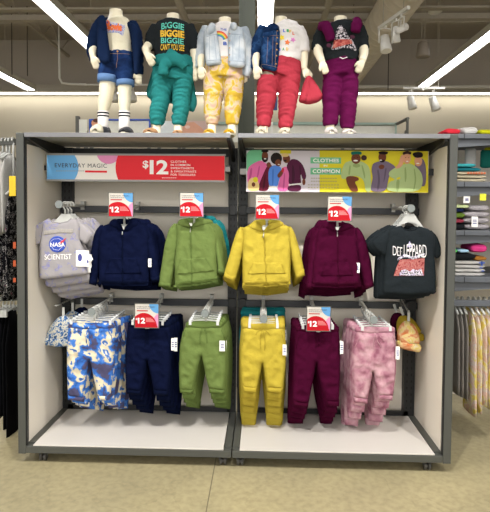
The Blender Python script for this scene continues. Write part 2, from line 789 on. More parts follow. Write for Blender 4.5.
# open web joists of the roof
for k, x in enumerate((-4.3, -.9, 2.7, 5.6)):
    mb = MB()
    zt, zb = HZ - .02, HZ - .42
    mb.box(x - .03, x + .03, 2.2, 8.9, zb, zb + .05)
    n = 14
    for i in range(n):
        y0, y1 = 2.2 + 6.7 * i / n, 2.2 + 6.7 * (i + 1) / n
        mb.tube([(x, y0, zb if i % 2 else zt), (x, y1, zt if i % 2 else zb)], .015, 6)
    struct('trim_%d' % (9 + k), mb, M_STEEL)

for k, (u, v0, v1) in enumerate(((27.5, 9, 76), (12, 24, 75), (388, 36, 90), (352.5, 20, 85))):
    a = at(u, v1, 7.0)
    struct('trim_%d' % (16 + k), MB().tube([(a.x, 7.0, a.z), (a.x, 7.0, HZ)], .009, 6), M_DKROD)

# steel column just behind the rack
cx = at(247, 90, 1.35).x
mb = MB()
w = .5 * 10.5 / ppm(1.35)
xl, xr = at(238.5, 60, 1.35).x, at(254.5, 60, 1.35).x
mb.box(xl, xr, 1.35, 1.37, 0, HZ)
mb.box(xl, xr, 1.53, 1.55, 0, HZ)
mb.box((xl + xr) / 2 - .03, (xl + xr) / 2 - .015, 1.37, 1.53, 0, HZ)
mb.box(xl + .028, xl + .036, 1.335, 1.35, 0, HZ)
o = struct('trim_13', mb, M_COLUMN)
for k, (z, s) in enumerate(((2.3, 1), (2.5, 1), (2.7, 1))):
    pass

# ------------------------------------------------------------------ hanging strip lights
ZS = 4.0
LS = []


def strip_light(x, y0, y1, label):
    t = thing('strip_light', label, 'ceiling light', (x, (y0 + y1) / 2, ZS), 'fluorescent strip lights')
    mb = MB()
    mb.box(x - .085, x + .085, y0, y1, ZS + .05, ZS + .12, bev=.01)
    mb.add([(x - .085, y0, ZS + .06), (x - .105, y0, ZS - .01), (x - .10, y0, ZS - .01), (x - .08, y0, ZS + .06),
            (x - .085, y1, ZS + .06), (x - .105, y1, ZS - .01), (x - .10, y1, ZS - .01), (x - .08, y1, ZS + .06)],
           [(0, 1, 2, 3), (7, 6, 5, 4), (0, 4, 5, 1), (1, 5, 6, 2), (2, 6, 7, 3), (3, 7, 4, 0)])
    mb.add([(2 * x - p[0], p[1], p[2]) for p in
            [(x - .085, y0, ZS + .06), (x - .105, y0, ZS - .01), (x - .10, y0, ZS - .01), (x - .08, y0, ZS + .06),
             (x - .085, y1, ZS + .06), (x - .105, y1, ZS - .01), (x - .10, y1, ZS - .01), (x - .08, y1, ZS + .06)]],
           [(3, 2, 1, 0), (4, 5, 6, 7), (1, 5, 4, 0), (2, 6, 5, 1), (3, 7, 6, 2), (0, 4, 7, 3)])
    mb.build('housing', M_LAMPBODY, t)
    MB().box(x - .062, x + .062, y0 + .02, y1 - .02, ZS + .015, ZS + .045, bev=.008).build('tube', M_TUBE, t, label='glowing white fluorescent tube')
    n = 7
    for i in range(n):
        y = y0 + (y1 - y0) * (i + .5) / n
        MB().tube([(x, y, ZS + .12), (x, y, HZ)], .006, 6).build('rod', M_STEEL, t)
    return t


xA = atz(64.5, 22, ZS).x
xB = atz(20, 84.5, ZS).x
xC = atz(265.5, 14, ZS).x
pD = atz(413, 94, ZS)
strip_light(xB, -8.5, atz(34, 91, ZS).y, 'fluorescent strip light low at far left of the ceiling')
strip_light(xA, -8.5, atz(92, 44, ZS).y + 1.2, 'wide bright fluorescent strip light above the first mannequin on the left')
strip_light(xC, -8.5, atz(266, 60, ZS).y, 'fluorescent strip light seen end on beside the column')
strip_light(pD.x, -8.5, pD.y - .35, 'long fluorescent strip light slanting down at the right')
# light cove along the far wall
t = thing('cove_light', 'thin bright line of light running across the far wall', 'ceiling light', (0, 8.8, ZC))
MB().box(-HX + .05, HX - .05, 8.74, 8.9, ZC + .06, ZC + .1).build('housing', M_LAMPBODY, t)
MB().box(-HX + .06, HX - .06, 8.75, 8.88, ZC + .012, ZC + .055).build('tube', M_COVE, t, label='glowing line of fluorescent tube')

# ------------------------------------------------------------------ duct, track lights, pendant
p = at(397, 4, 4.2)
rD = 17.5 / ppm(4.2)
mb = MB()
y = 2.6
mb.tube([(p.x, 2.6, p.z), (p.x, 8.95, p.z)], rD, 32)
while y < 8.9:
    mb.tube([(p.x, y - .012, p.z), (p.x, y, p.z), (p.x, y + .012, p.z)], [rD, rD + .02, rD], 32, cap=False)
    y += .22
o = mb.build('air_duct', plain('duct_paint', '#ddd3c0', .5, var=.03), None, True, origin=(p.x, 2.6, p.z))
tag(o, 'big round ribbed air duct under the ceiling at upper right', 'duct')


def track(name, pa, pb, heads, label, zt):
    t = thing(name, label, 'track light', (pa + pb) / 2)
    d = (pb - pa).normalized()
    s = Vector((-d.y, d.x, 0)) * .018
    mb = MB()
    for q in (0, 1):
        pass
    up = Vector((0, 0, .02))
    c = [pa - s - up, pa + s - up, pb + s - up, pb - s - up, pa - s + up, pa + s + up, pb + s + up, pb - s + up]
    mb.add(c, [(3, 2, 1, 0), (4, 5, 6, 7), (0, 1, 5, 4), (1, 2, 6, 5), (2, 3, 7, 6), (3, 0, 4, 7)])
    mb.build('rail', M_WHITE, t)
    for f in (.15, .85):
        q = pa.lerp(pb, f)
        MB().tube([q, (q.x, q.y, zt)], .005, 6).build('rod', M_STEEL, t)
    for (f, aim, L, r) in heads:
        q = pa.lerp(pb, f)
        aim = Vector(aim).normalized()
        hc = q + Vector((0, 0, -.05 - L * .9))
        arm = MB().tube([q - up, q + Vector((0, 0, -.06))], .012, 8)
        s2 = aim.cross(Vector((0, 0, 1))).normalized() * (r + .012)
        for sg in (1, -1):
            arm.tube([q + Vector((0, 0, -.055)), q + Vector((0, 0, -.06)) + s2 * sg, hc + s2 * sg], .008, 6)
        h = MB().tube([hc - aim * L * .5, hc - aim * L * .45, hc, hc + aim * L * .5], [r * .55, r * .75, r * .85, r], 16)
        ho = h.build('lamp_head', M_WHITE, t, True)
        arm.build('yoke', M_WHITE, ho, True)
        MB().disc((0, 0, 0), .01, .01).v
        MB().tube([hc + aim * (L * .5 + .001), hc + aim * (L * .5 + .006)], r * .9, 16).build('lens', plain('lamp_lens', '#f4f0e6', .3), ho)
    return t


track('track_light', atz(379, 28.5, 3.7), atz(408.5, 7.5, 3.7),
      [(.25, (.05, -.3, -1), .2, .068), (.62, (.1, .1, -1), .17, .045), (.78, (.9, .3, .55), .15, .042)],
      'white track light with spot heads hanging at the upper right', HZ)
ZT2 = 3.75
q = atz(424, 88, ZT2)
track('track_light', Vector((atz(404, 87.5, ZT2).x, q.y, ZT2)), Vector((atz(444, 88.5, ZT2).x, q.y, ZT2)),
      [(.2, (.2, -.2, -1), .24, .08), (.75, (.3, -.2, -1), .26, .085)],
      'white track light with two spot heads low beside the slanting strip light', HZ)
q2 = at(375, 87, 7.9)
mb = MB().box(at(352, 87, 7.9).x, HX - .3, 7.88, 7.92, q2.z - .02, q2.z + .03)
struct('trim_14', mb, M_LAMPBODY)
q = at(90, 93, 7.6)
mb = MB().box(at(85, 96, 7.6).x, at(150, 96, 7.6).x, 7.58, 7.62, at(90, 85.5, 7.6).z, at(90, 84, 7.6).z)
tr = thing('track_light', 'white track light behind the legs of the first mannequin', 'track light', at(122, 92, 7.6))
mb.build('rail', M_WHITE, tr)
for u in (115, 133):
    c = at(u, 97, 7.6)
    h = MB().tube([c + Vector((0, 0, .12)), c + Vector((0, 0, .05)), c - Vector((0, .05, .09))], [.03, .07, .085], 14).build('lamp_head', M_WHITE, tr, True)
    MB().tube([c + Vector((0, 0, .12)), (c.x, c.y, at(90, 85, 7.6).z)], .014, 8).build('yoke', M_WHITE, h)
# white conduit hooking down at the left
P = [Vector((at(58.5, 20, 7.2).x, 7.2, HZ)), at(59, 48, 7.2), at(59.5, 78, 7.2), at(62, 83, 7.2), at(70, 84, 7.2), at(86, 84.5, 7.2)]
o = MB().tube(P, [.008, .02, .022, .022, .022, .022], 8).build('conduit', M_WHITE, None, True, origin=P[0])
tag(o, 'thin white conduit dropping from the ceiling at upper left', 'conduit')
# pendant
c = at(423, 50, 4.6)
k_ = 1 / ppm(4.6)
tp = thing('pendant_fixture', 'grey bucket shaped pendant hanging on thin wires at upper right', 'pendant', c)
MB().tube([c + Vector((0, 0, 8.5 * k_)), c + Vector((0, 0, 6.5 * k_)), c - Vector((0, 0, 6 * k_)), c - Vector((0, 0, 7 * k_))],
          [2.2 * k_, 5 * k_, 6.8 * k_, 6.2 * k_], 20).build('shade', plain('pendant_grey', '#8a8074', .6), tp, True)
mb = MB()
for s in (-1, 1):
    mb.tube([c + Vector((s * 1.5 * k_, 0, 8 * k_)), (c.x + s * 1.5 * k_, c.y, HZ)], .004, 6)
mb.build('wire', M_STEEL, tp)
c = at(435, 12, 5.5)
o = MB().tube([c + Vector((0, 0, .05)), c, c - Vector((0, 0, .02))], [.09, .11, .08], 16).build('smoke_detector', M_WHITE, None, True, origin=c)
tag(o, 'small flat white disc fitting under the roof at upper right', 'detector')
o.location.z += 0

# ------------------------------------------------------------------ fixtures seen behind the rack top
M_DKFRAME = plain('dark_frame', '#55554f', .5)
M_BLUEF = plain('blue_frame', '#2a55c0', .5)
M_PANELW = plain('panel_white', '#e3e2d6', .6)
M_GLASSG = plain('green_glass_edge', '#8fa79b', .3)


def wall_unit(name, label, cat, rects, group=None):
    """rects: (part, u0, v0, u1, v1, Y, depth, mat); every unit stands on the floor on two legs"""
    u0 = min(r[1] for r in rects)
    u1 = max(r[3] for r in rects)
    Y = rects[0][5]
    a, b = at(u0, 128, Y), at(u1, 128, Y)
    t = thing(name, label, cat, ((a.x + b.x) / 2, Y, 0), group)
    for (pn, p0, q0, p1, q1, Yr, dp, m) in rects:
        A, B = at(p0, q1, Yr), at(p1, q0, Yr)
        MB().box(A.x, B.x, Yr, Yr + dp, A.z, B.z).build(pn, m, t)
    z = at(u0, 130, Y).z
    for x in (a.x + .03, b.x - .03):
        MB().box(x - .025, x + .025, Y + .01, Y + .06, 0, z).build('leg', M_DKFRAME, t)
    return t


wall_unit('sign_stand', 'white panel in a dark frame behind the far left of the rack top', 'sign stand',
          [('panel', 79, 119.5, 87, 140, 5.0, .02, M_PANELW), ('frame', 75.5, 116, 78.5, 142, 4.98, .08, M_DKFRAME)])
wall_unit('sign_stand', 'white panel with blue frame behind the striped socks', 'sign stand',
          [('panel', 92, 121, 149, 140, 5.4, .02, M_PANELW), ('frame', 89, 119, 91, 142, 5.38, .05, M_BLUEF),
           ('frame', 91, 119, 150, 120.3, 5.38, .05, M_BLUEF), ('frame', 148.8, 120, 150.4, 142, 5.38, .05, M_BLUEF)])
t = bpy.data.objects['sign_stand.001']
c = at(94.5, 122.5, 5.37)
mb = MB()
flat_poly(mb, ell(95, 123, 3.6, 3.6), 5.372, 0)
flat_poly(mb, ell(97, 120.5, 4.2, 2.0), 5.37, 1)
mb.build('portrait', [plain('poster_skin', '#d99a78', .6), plain('poster_hair', '#5a3426', .7)], t, label='printed portrait of a face with brown hair')
wall_unit('blank_board', 'pale blank sign panel behind the teal joggers', 'sign', [('panel', 157, 121, 181, 140, 5.2, .03, plain('pale_panel', '#dfe6e8', .5))])
t = wall_unit('poster_stand', 'poster with a close up of skin behind the tie dyed legs', 'poster', [('panel', 181.5, 121, 214, 140, 5.1, .03, plain('poster_pink', '#cdb0a8', .6))])
mb = MB()
flat_poly(mb, [(182, 128), (187, 122.5), (194, 122), (202, 128), (206, 134), (206, 139), (182, 139)], 5.095, 0)
flat_poly(mb, ell(187.5, 127, 2.6, 1.6), 5.092, 1)
mb.build('print', [plain('poster_skin2', '#d8a085', .6), plain('poster_pale', '#e6c8bb', .6)], t, label='printed close up of skin')
wall_unit('glass_shelf_unit', 'white unit with green glass edge behind the yellow and red joggers', 'shelf unit',
          [('panel', 216, 125.5, 345, 142, 5.6, .02, M_PANELW), ('glass_edge', 216, 122, 345, 124.4, 5.55, .2, M_GLASSG),
           ('post', 270.5, 122, 273, 142, 5.53, .03, M_WHITE), ('post', 326, 122, 328, 142, 5.53, .03, M_WHITE)])
wall_unit('glass_shelf_unit', 'white unit with green glass edge and dark end frame right of the last mannequin', 'shelf unit',
          [('panel', 352, 126, 396, 142, 5.6, .02, M_PANELW), ('glass_edge', 352, 122.6, 396, 124.6, 5.55, .2, M_GLASSG),
           ('post', 395, 122, 397, 142, 5.53, .03, M_GLASSG), ('end_frame', 406.5, 118, 409, 142, 4.9, .05, M_DKFRAME)])
t = bpy.data.objects['glass_shelf_unit.001']
a, b = at(397, 124, 5.55), at(408, 118.5, 4.92)
MB().tube([a, b], .025, 6).build('brace', M_DKFRAME, t)
o = MB().box(at(271.5, 105, 6.2).x, at(277.5, 105, 6.2).x, 6.2, 6.24, at(272, 110, 6.2).z, at(272, 97, 6.2).z).build(
    'hanging_sign', plain('navy_sign', '#27386e', .5), None, origin=at(274, 97, 6.2))
tag(o, 'small dark blue sign seen between the red trouser legs', 'sign')
q = at(274.5, 97, 6.2)

# ================================================================== the two rolling racks
M_GREY = plain('rack_grey', '#474843', .45, var=.02, spec=.4)
M_DARK = plain('rack_dark', '#191a1a', .5, var=.03)
M_BAR = plain('bar_grey', '#303234', .45, var=.02)
M_EDGE = plain('edge_grey', '#77777a', .5, var=.02, spec=.3)
M_SLOT = plain('slot_black', '#0c0c0c', .8)
M_PANEL = plain('rack_panel', '#e2dacb', .6, var=.012, nscale=4)
M_DECK = plain('deck_white', '#c6c1ba', .4, var=.012, nscale=4)
M_SHELFTOP = plain('shelf_grey', '#aaa79d', .5, var=.02)
M_ARM = plain('arm_grey', '#b9b8b1', .4, var=.02)
M_CAP = plain('cap_grey', '#747a78', .5, var=.02)
M_RUBBER = plain('wheel_rubber', '#45433e', .6)
ZB, ZD, HT, DP = .058, .109, 1.925, .60


def zrow(v, u=245, Y=.52):
    return at(u, v, Y).z


ZBAR1 = (at(95, 207.5, .53).z + at(320, 212.5, .53).z) / 2
ZBAR2 = (at(100, 301.5, .53).z + at(340, 304, .53).z) / 2
BH = 6.5 / ppm(.53)
ZARM1, ZARM2 = ZBAR1 + BH * .5, ZBAR2 + BH * .6


def rack(x0, x1, side, label, arms):
    "side -1: end panel on the left, +1: on the right"
    t = thing('display_rack', label, 'clothing rack', ((x0 + x1) / 2, .3, 0), 'grey rolling display racks')
    xe = x0 if side < 0 else x1                                  # outer edge
    s = -side                                                    # towards the inside
    X = lambda a, b: (min(xe + s * a, xe + s * b), max(xe + s * a, xe + s * b))
    a, b = X(0, .046)
    MB().box(a, b, 0, .045, ZB, HT, bev=.004).build('front_post', M_GREY, t, label='mid grey front post')
    a, b = X(.026, .046)
    MB().box(a, b, .045, DP, ZD - .02, HT - .06).build('end_panel', M_PANEL, t, label='off white end panel')
    a, b = X(.006, .0255)
    MB().box(a, b, .046, DP, ZB + .01, HT - .005).build('end_skin', M_GREY, t)
    a, b = X(.0465, .05)
    MB().box(a, b, .0, .012, ZD, HT - .03).build('edge_strip', M_SLOT, t)
    # base frame
    fr = MB()
    xi0, xi1 = (x0 + .046, x1) if side < 0 else (x0, x1 - .046)
    fr.box(xi0, xi1, 0.001, .036, ZB + .004, ZD - .006, bev=.003)
    fr.box(xi0, xi1, DP - .05, DP - .01, ZB + .004, ZD - .006)
    for x in (xi0, xi1 - .04):
        fr.box(x, x + .04, .036, DP - .05, ZB + .004, ZD + .004)
    fr.build('base_frame', M_GREY, t)
    d0, d1 = xi0 + .042, xi1 - .045
    MB().box(d0, d1, .002, DP - .055, ZD - .004, ZD + .004, bev=.002).build('deck', M_DECK, t, label='white base deck')
    MB().box(d0, d1, DP - .055, DP - .04, ZD - .003, ZD + .035).build('kick_rail', M_DARK, t)
    # casters
    for x in (x0 + (.13 if side < 0 else .045), x1 - (.05 if side < 0 else .12)):
        for y in (.05, DP - .08):
            w = MB().tube([(x - .005, y, .022), (x + .005, y, .022)], .012, 12)
            w.tube([(x + .006, y, .022), (x + .019, y, .022)], .022, 18)
            w.tube([(x - .019, y, .022), (x - .006, y, .022)], .022, 18)
            c = MB().box(x - .022, x + .022, y - .02, y + .02, ZB - .004, ZB + .006)
            c.box(x - .025, x - .021, y - .006, y + .006, .024, ZB)
            c.box(x + .021, x + .025, y - .006, y + .006, .024, ZB)
            co = c.build('caster', M_GREY, t)
            w.build('wheel', M_RUBBER, co)
    # uprights with slots
    ups = []
    if side < 0:
        ups = [(x0 + .052, x0 + .125), (x1 - .062, x1 - .002)]
    else:
        ups = [(x0 + .002, x0 + .062), (x1 - .125, x1 - .052)]
    for (a, b) in ups:
        mb = MB().box(a, b, DP - .055, DP - .012, ZD, HT - .02, 0)
        z = .16
        while z < HT - .08:
            for f in (.3, .7):
                xx = a + (b - a) * f
                mb.box(xx - .004, xx + .004, DP - .0565, DP - .054, z, z + .018, 1)
            z += .045
        mb.build('upright', [M_DARK, M_SLOT], t, label='dark slotted upright')
    MB().box(xi0, xi1, DP - .01, DP, ZB, HT - .02).build('back_panel', M_PANEL, t, label='off white back panel')
    za, zb = at(300 if side > 0 else 150, 156, .54).z, at(300 if side > 0 else 150, 148, .54).z
    MB().box(ups[0][1], ups[1][0], DP - .05, DP - .012, za, min(zb, HT - .025)).build('top_rail', M_DARK, t)
    for zc in (ZBAR1, ZBAR2):
        mb = MB().box(ups[0][0], ups[1][1], DP - .085, DP - .056, zc - BH / 2, zc + BH / 2, bev=.003)
        mb.build('crossbar', M_BAR, t)
        for (a, b) in ups:
            MB().box(a + .008, b - .008, DP - .09, DP - .055, zc - BH * .75, zc + BH * .75, bev=.003).build('bar_bracket', M_DARK, t)
    # top shelf
    s0, s1 = (x0 + .05, x1 - .018) if side < 0 else (x0 + .018, x1 - .046)
    mb = MB().box(s0, s1, 0.004, DP - .02, HT - .014, HT, bev=.003)
    mb.box(s0, s1, 0.004, .016, HT - .024, HT - .012)
    mb.build('top_shelf', M_SHELFTOP, t, label='grey top shelf')
    MB().box(s0, s1, -.002, .0035, HT - .024, HT + .001, bev=.001).build('shelf_edge', M_EDGE, t, label='mid grey shelf edge strip')
    for (a, b) in ((s0 + .002, s0 + .022), (s1 - .022, s1 - .002)):
        br = MB()
        pr = [(.02, HT - .015), (.02, HT - .035), (DP - .06, HT - .115), (DP - .06, HT - .015)]
        br.add([(a, y, z) for y, z in pr] + [(b, y, z) for y, z in pr],
               [(0, 1, 2, 3), (7, 6, 5, 4), (0, 4, 5, 1), (1, 5, 6, 2), (2, 6, 7, 3), (3, 7, 4, 0)])
        br.build('shelf_bracket', M_DARK, t)
    # face-out arms
    for (u, v, row) in arms:
        p = at(u, v, .105)
        zc = ZARM1 if row == 1 else ZARM2
        q = Vector((p.x, DP - .086, zc))
        e = Vector((p.x, .112, p.z))
        m = MB().box(p.x - .011, p.x + .011, DP - .1, DP - .05, zc - BH * .6, zc + BH * .7)
        m.tube([q, e], .0115, 12)
        ao = m.build('display_arm', M_ARM, t, False, label='pale grey face out arm')
        autosmooth(ao)
        MB().disc((p.x, .105, p.z), .0235, .012).build('end_cap', M_CAP, ao, label='grey round end cap')
    return t


UP_ARMS_L = [(59, 204.5, 1), (121, 212, 1), (192.5, 211, 1)]
LO_ARMS_L = [(91.5, 312, 2), (148, 316, 2), (205, 313.5, 2)]
UP_ARMS_R = [(267, 213, 1), (339.5, 214, 1), (411, 208.5, 1)]
LO_ARMS_R = [(263.5, 319, 2), (318, 320, 2), (373.8, 320, 2)]
rack(-1.25, -.003, -1, 'left half of the grey rolling rack, with the red price banner and white deck', UP_ARMS_L + LO_ARMS_L)
rack(.003, 1.25, 1, 'right half of the grey rolling rack, with the yellow photo banner and white deck', UP_ARMS_R + LO_ARMS_R)

# ------------------------------------------------------------------ banners
RED, SKY, PINKC, CREAM = '#e02a34', '#6cacdf', '#e08dba', '#ebe6dd'
M_RED = plain('print_red', RED, .45, var=.005, spec=.15)
M_SKY = plain('print_sky', SKY, .45, var=.005, spec=.15)
M_PNK = plain('print_pink', PINKC, .45, var=.005, spec=.15)
M_CRM = plain('print_cream', CREAM, .45, var=.005, spec=.15)
M_WHT = plain('print_white', '#f6f3ee', .45, var=.005, spec=.15)
M_INK = plain('print_ink', '#2f3138', .5, var=.005)
M_ALU = plain('frame_aluminium', '#8f8d89', .35, var=.02)
YB = .27


def dx(u):
    return lambda v: v


t = thing('banner_sign', 'long red and white price banner with blue end hanging in the left bay', 'banner sign', at(136, 182, YB))
SL = 1.9 / 178                                               # slope of the bay in the photograph: the camera's roll
def L_(u, v):
    return (u, v + (u - 46.7) * SL)
A, B = at(46.7, 180.3, YB), at(224.8, 156.0, YB)
zt, zb = (at(46.7, 154, YB).z + at(224.8, 156, YB).z) / 2, (at(46.7, 179.7, YB).z + at(224.8, 181.2, YB).z) / 2
x0, x1 = at(46.7, 167, YB).x, at(224.8, 168, YB).x
MB().box(x0, x1, YB, YB + .012, zb, zt).build('panel', M_CRM, t)
fr = MB()
fr.box(x0 - .004, x1 + .004, YB - .004, YB + .016, zt - .004, zt + .008)
fr.box(x0 - .004, x1 + .004, YB - .004, YB + .016, zb - .008, zb + .004)
fr.build('frame', M_ALU, t, label='thin grey metal frame')
mb = MB()
R0 = (46.9, 154.8, 224.6, 179.6)
def Rz(P):
    return [(u, v + (u - 136) * SL) for u, v in clip(P, *R0)]
v0, v1 = 154.6, 180.4
R0 = (46.9, v0, 224.6, v1)
flat_poly(mb, Rz(ell(58, 168, 20.5, 20.5, n=40)), YB - .0012, 1)
flat_poly(mb, Rz(ell(108.5, 152, 12.2, 12.2, n=40)), YB - .0012, 2)
flat_poly(mb, Rz([(118.5 - 3 * math.cos((k - 6) / 6 * 1.5), v0 + (v1 - v0) * k / 12) for k in range(13)] + [(225, v1), (225, v0)]), YB - .0016, 0)
flat_poly(mb, Rz([(85, 171), (107, 171), (107, 173), (85, 173)]), YB - .002, 0)
mb.build('print', [M_RED, M_SKY, M_PNK], t, label='printed red field with blue and pink circles')
S2 = lambda w: w * SL
letter('lettering', 'EVERYDAY MAGIC', (55, 163.2, 107, 167.3), YB, M_INK, t, None, .003, 0, S2(52), 1.12)
mb = MB()
for k in range(13):
    u = 56 + k * 2.2
    flat_poly(mb, [(u, 170.6), (u + 1.7, 170.6), (u + 1.7, 171.2), (u, 171.2)], YB - .0028)
mb.build('small_print', plain('print_grey', '#8f9196', .5), t)
letter('lettering', '$', (142.8, 160.5, 148.6, 169), YB, M_WHT, t, None, .003, .025, S2(6))
letter('lettering', '12', (149.8, 160, 168.4, 174.2), YB, M_WHT, t, None, .003, .03, S2(20), .88)
for k, s in enumerate(['CLOTHES', 'IN COMMON', 'SWEATSHIRTS', '& SWEATPANTS', 'FOR TODDLERS']):
    w_ = [15.5, 19.5, 23, 25.5, 24.5][k]
    letter('lettering', s, (170.8, 160.6 + k * 3.25, 170.8 + w_, 162.7 + k * 3.25), YB, M_WHT, t, None, .003, .004, S2(w_), 1.1)
mb = MB()
for k in range(7):
    u = 162 + k * 2.1
    flat_poly(mb, [(u, 177.6), (u + 1.7, 177.6), (u + 1.7, 178.1), (u, 178.1)], YB - .0028)
mb.build('small_print', M_WHT, t)
zc = (zt + zb) / 2
xl = -1.25 + .047
xr = at(230, 168, YB).x
MB().box(xl, x0 - .002, YB + .004, YB + .02, zc - .018, zc + .012).build('mounting_arm', M_DARK, t)
MB().box(x1 + .002, xr, YB + .004, YB + .02, zc - .02, zc + .01).build('mounting_arm', M_ALU, t)
MB().box(xr - .03, xr, YB + .02, .545, zc - .02, zc + .02).build('mounting_arm', M_DARK, t)

# photo banner of the right bay
YR = .26
t = thing('banner_sign', 'wide photo banner of people on yellow and white hanging in the right bay', 'banner sign', at(338, 192, YR))
x0, x1 = at(246.3, 170, YR).x, at(428.5, 170, YR).x
zt = (at(246, 150.3, YR).z + at(430, 151.2, YR).z) / 2
zb = (at(246, 191.8, YR).z + at(428, 193, YR).z) / 2
M_YEL = plain('print_yellow', '#ecdf2c', .45, var=.005, spec=.15)
MB().box(x0, x1, YR, YR + .02, zb, zt, bev=.001).build('panel', plain('print_lilac', '#c6bfc6', .45, var=.005, spec=.15), t)
SLR = 1.1 / 182
RR = (246.6, 150.6, 428.2, 192.2)
V_ = lambda P: [(u, v + (u - 338) * SLR) for u, v in clip(P, *RR)]
ART = ['#d0c22a', '#6db68a', '#d2659a', '#5c1029', '#4f7fcf', '#4c1535', '#6a3a26', '#1e1312', '#d9bd7e', '#a3b57c',
       '#6d5f72', '#cf9674', '#15655b', '#3c2820', '#e0ddd8', '#b04a80', '#43091c', '#3d69b4', '#b8262e', '#390e28', '#889b62', '#564a5c']
AM = [plain('banner_ink_%d' % i, h, .6, var=.01, spec=.15) for i, h in enumerate(ART)]
mb = MB()
lay = [0]
def shp(P, mi):
    lay[0] += 1
    flat_poly(mb, V_(chaikin(P, 2) if len(P) < 20 else P), YR - .0006 - lay[0] * .0001, mi)
def rectp(u0, v0, u1, v1, mi):
    lay[0] += 1
    flat_poly(mb, V_([(u0, v0), (u1, v0), (u1, v1), (u0, v1)]), YR - .0006 - lay[0] * .0001, mi)
rectp(319.5, 150, 430, 194, 0)
shp([(246, 150), (268, 150), (262, 160), (250, 172), (246, 172)], 1)
rectp(280, 150, 291, 154, 0)
# group on the left of the photo banner
LP = lambda P: [(240 + a / 4.9, 145 + b / 4.9) for a, b in P]
RP = lambda P: [(335 + a / 4.9, 145 + b / 4.9) for a, b in P]
shp(LP([(62, 95), (100, 76), (125, 92), (145, 100), (150, 120), (132, 140), (118, 158), (105, 200), (84, 192), (70, 165), (50, 185), (36, 190), (35, 130), (45, 108)]), 2)
shp(LP([(50, 120), (60, 112), (58, 150), (46, 178), (42, 176)]), 15)
shp(LP([(92, 105), (98, 104), (92, 150), (80, 170)]), 15)
shp(LP(ell(122, 56, 16, 24)), 6)
shp(LP([(106, 58), (112, 66), (132, 66), (138, 58), (137, 78), (124, 90), (108, 80)]), 7)
shp(LP(ell(122, 32, 18, 7)), 7)
shp(LP(ell(123, 70, 6, 2.4)), 14)
shp(LP([(112, 150), (128, 112), (146, 96), (162, 106), (152, 140), (142, 165), (142, 228), (85, 228), (95, 190)]), 3)
shp(LP([(118, 160), (126, 140), (124, 200), (114, 226), (108, 226)]), 16)
shp(LP(ell(141, 99, 11, 13)), 6)
shp(LP([(40, 176), (62, 160), (85, 170), (95, 200), (92, 228), (38, 228)]), 8)
shp(LP(ell(76, 172, 12, 13)), 0)
shp(LP(ell(66, 196, 9, 11)), 6)
shp(LP([(205, 110), (235, 106), (243, 140), (241, 228), (180, 228), (192, 180)]), 2)
shp(LP([(216, 140), (222, 138), (216, 226), (208, 226)]), 15)
shp(LP([(140, 122), (160, 100), (195, 104), (206, 124), (202, 150), (190, 176), (186, 204), (143, 206), (138, 165)]), 4)
shp(LP([(158, 120), (166, 118), (164, 200), (156, 202)]), 17)
shp(LP([(140, 203), (182, 202), (178, 228), (140, 228)]), 14)
shp(LP(ell(178, 68, 28, 29)), 7)
shp(LP(ell(187, 89, 15, 17)), 6)
shp(LP(ell(190, 97, 5, 2)), 14)
shp(LP([(180, 150), (204, 120), (217, 124), (207, 150), (190, 166)]), 6)
shp(LP([(206, 112), (217, 116), (213, 138), (203, 132)]), 18)
shp(LP([(235, 86), (255, 68), (285, 74), (310, 100), (326, 150), (321, 170), (307, 172), (298, 140), (297, 160), (301, 196), (235, 198), (242, 140), (227, 110)]), 5)
shp(LP([(255, 100), (262, 98), (270, 150), (262, 192), (254, 192)]), 19)
shp(LP([(290, 100), (296, 104), (300, 138), (294, 150)]), 19)
shp(LP([(235, 200), (300, 194), (299, 228), (232, 228)]), 5)
shp(LP([(236, 194), (300, 187), (300, 194), (236, 201)]), 14)
shp(LP(ell(228, 69, 18, 21)), 6)
shp(LP(ell(221, 51, 19, 9)), 8)
shp(LP(ell(222, 78, 7, 5)), 7)
shp(LP(ell(313, 182, 8, 16)), 6)
# white and green title plates
rectp(310.5, 157.5, 341, 163.6, 1)
rectp(310.5, 168, 341, 174.6, 1)
# right part: four sitters
shp(RP([(385, 72), (430, 58), (447, 100), (446, 200), (410, 200)]), 10)
shp(RP(ell(408, 77, 19, 25)), 11)
shp(RP([(376, 40), (400, 30), (430, 34), (432, 58), (392, 62)]), 7)
shp(RP(ell(406, 88, 8, 3)), 14)
shp(RP([(50, 85), (85, 75), (130, 78), (165, 100), (175, 140), (178, 228), (150, 228), (142, 170), (110, 150), (60, 152), (55, 166), (32, 166), (28, 140), (40, 105)]), 9)
shp(RP([(70, 100), (78, 98), (74, 146), (64, 148)]), 20)
shp(RP([(128, 96), (136, 98), (150, 150), (146, 168), (140, 150)]), 20)
shp(RP([(90, 92), (120, 92), (126, 104), (104, 112), (86, 104)]), 20)
shp(RP([(52, 156), (80, 150), (115, 158), (118, 172), (95, 180), (110, 205), (114, 228), (80, 228), (58, 190)]), 6)
shp(RP(ell(103, 66, 23, 26)), 6)
shp(RP([(78, 30), (130, 30), (131, 48), (104, 44), (80, 50)]), 12)
shp(RP(ell(101, 76, 11, 4)), 14)
shp(RP(ell(94, 60, 3, 1.6)), 7)
shp(RP(ell(111, 60, 3, 1.6)), 7)
shp(RP(ell(142, 62, 14, 13)), 13)
shp(RP([(185, 90), (210, 80), (250, 75), (285, 95), (300, 110), (270, 140), (262, 165), (250, 228), (174, 228), (178, 190), (186, 160), (178, 120)]), 10)
shp(RP([(206, 120), (214, 118), (222, 170), (214, 222), (204, 222), (212, 170)]), 21)
shp(RP([(246, 110), (254, 112), (246, 160), (236, 190)]), 21)
shp(RP(ell(232, 58, 19, 26)), 6)
shp(RP([(211, 32), (236, 28), (262, 32), (256, 46), (216, 44)]), 7)
shp(RP([(216, 68), (226, 72), (246, 70), (240, 84), (222, 84)]), 7)
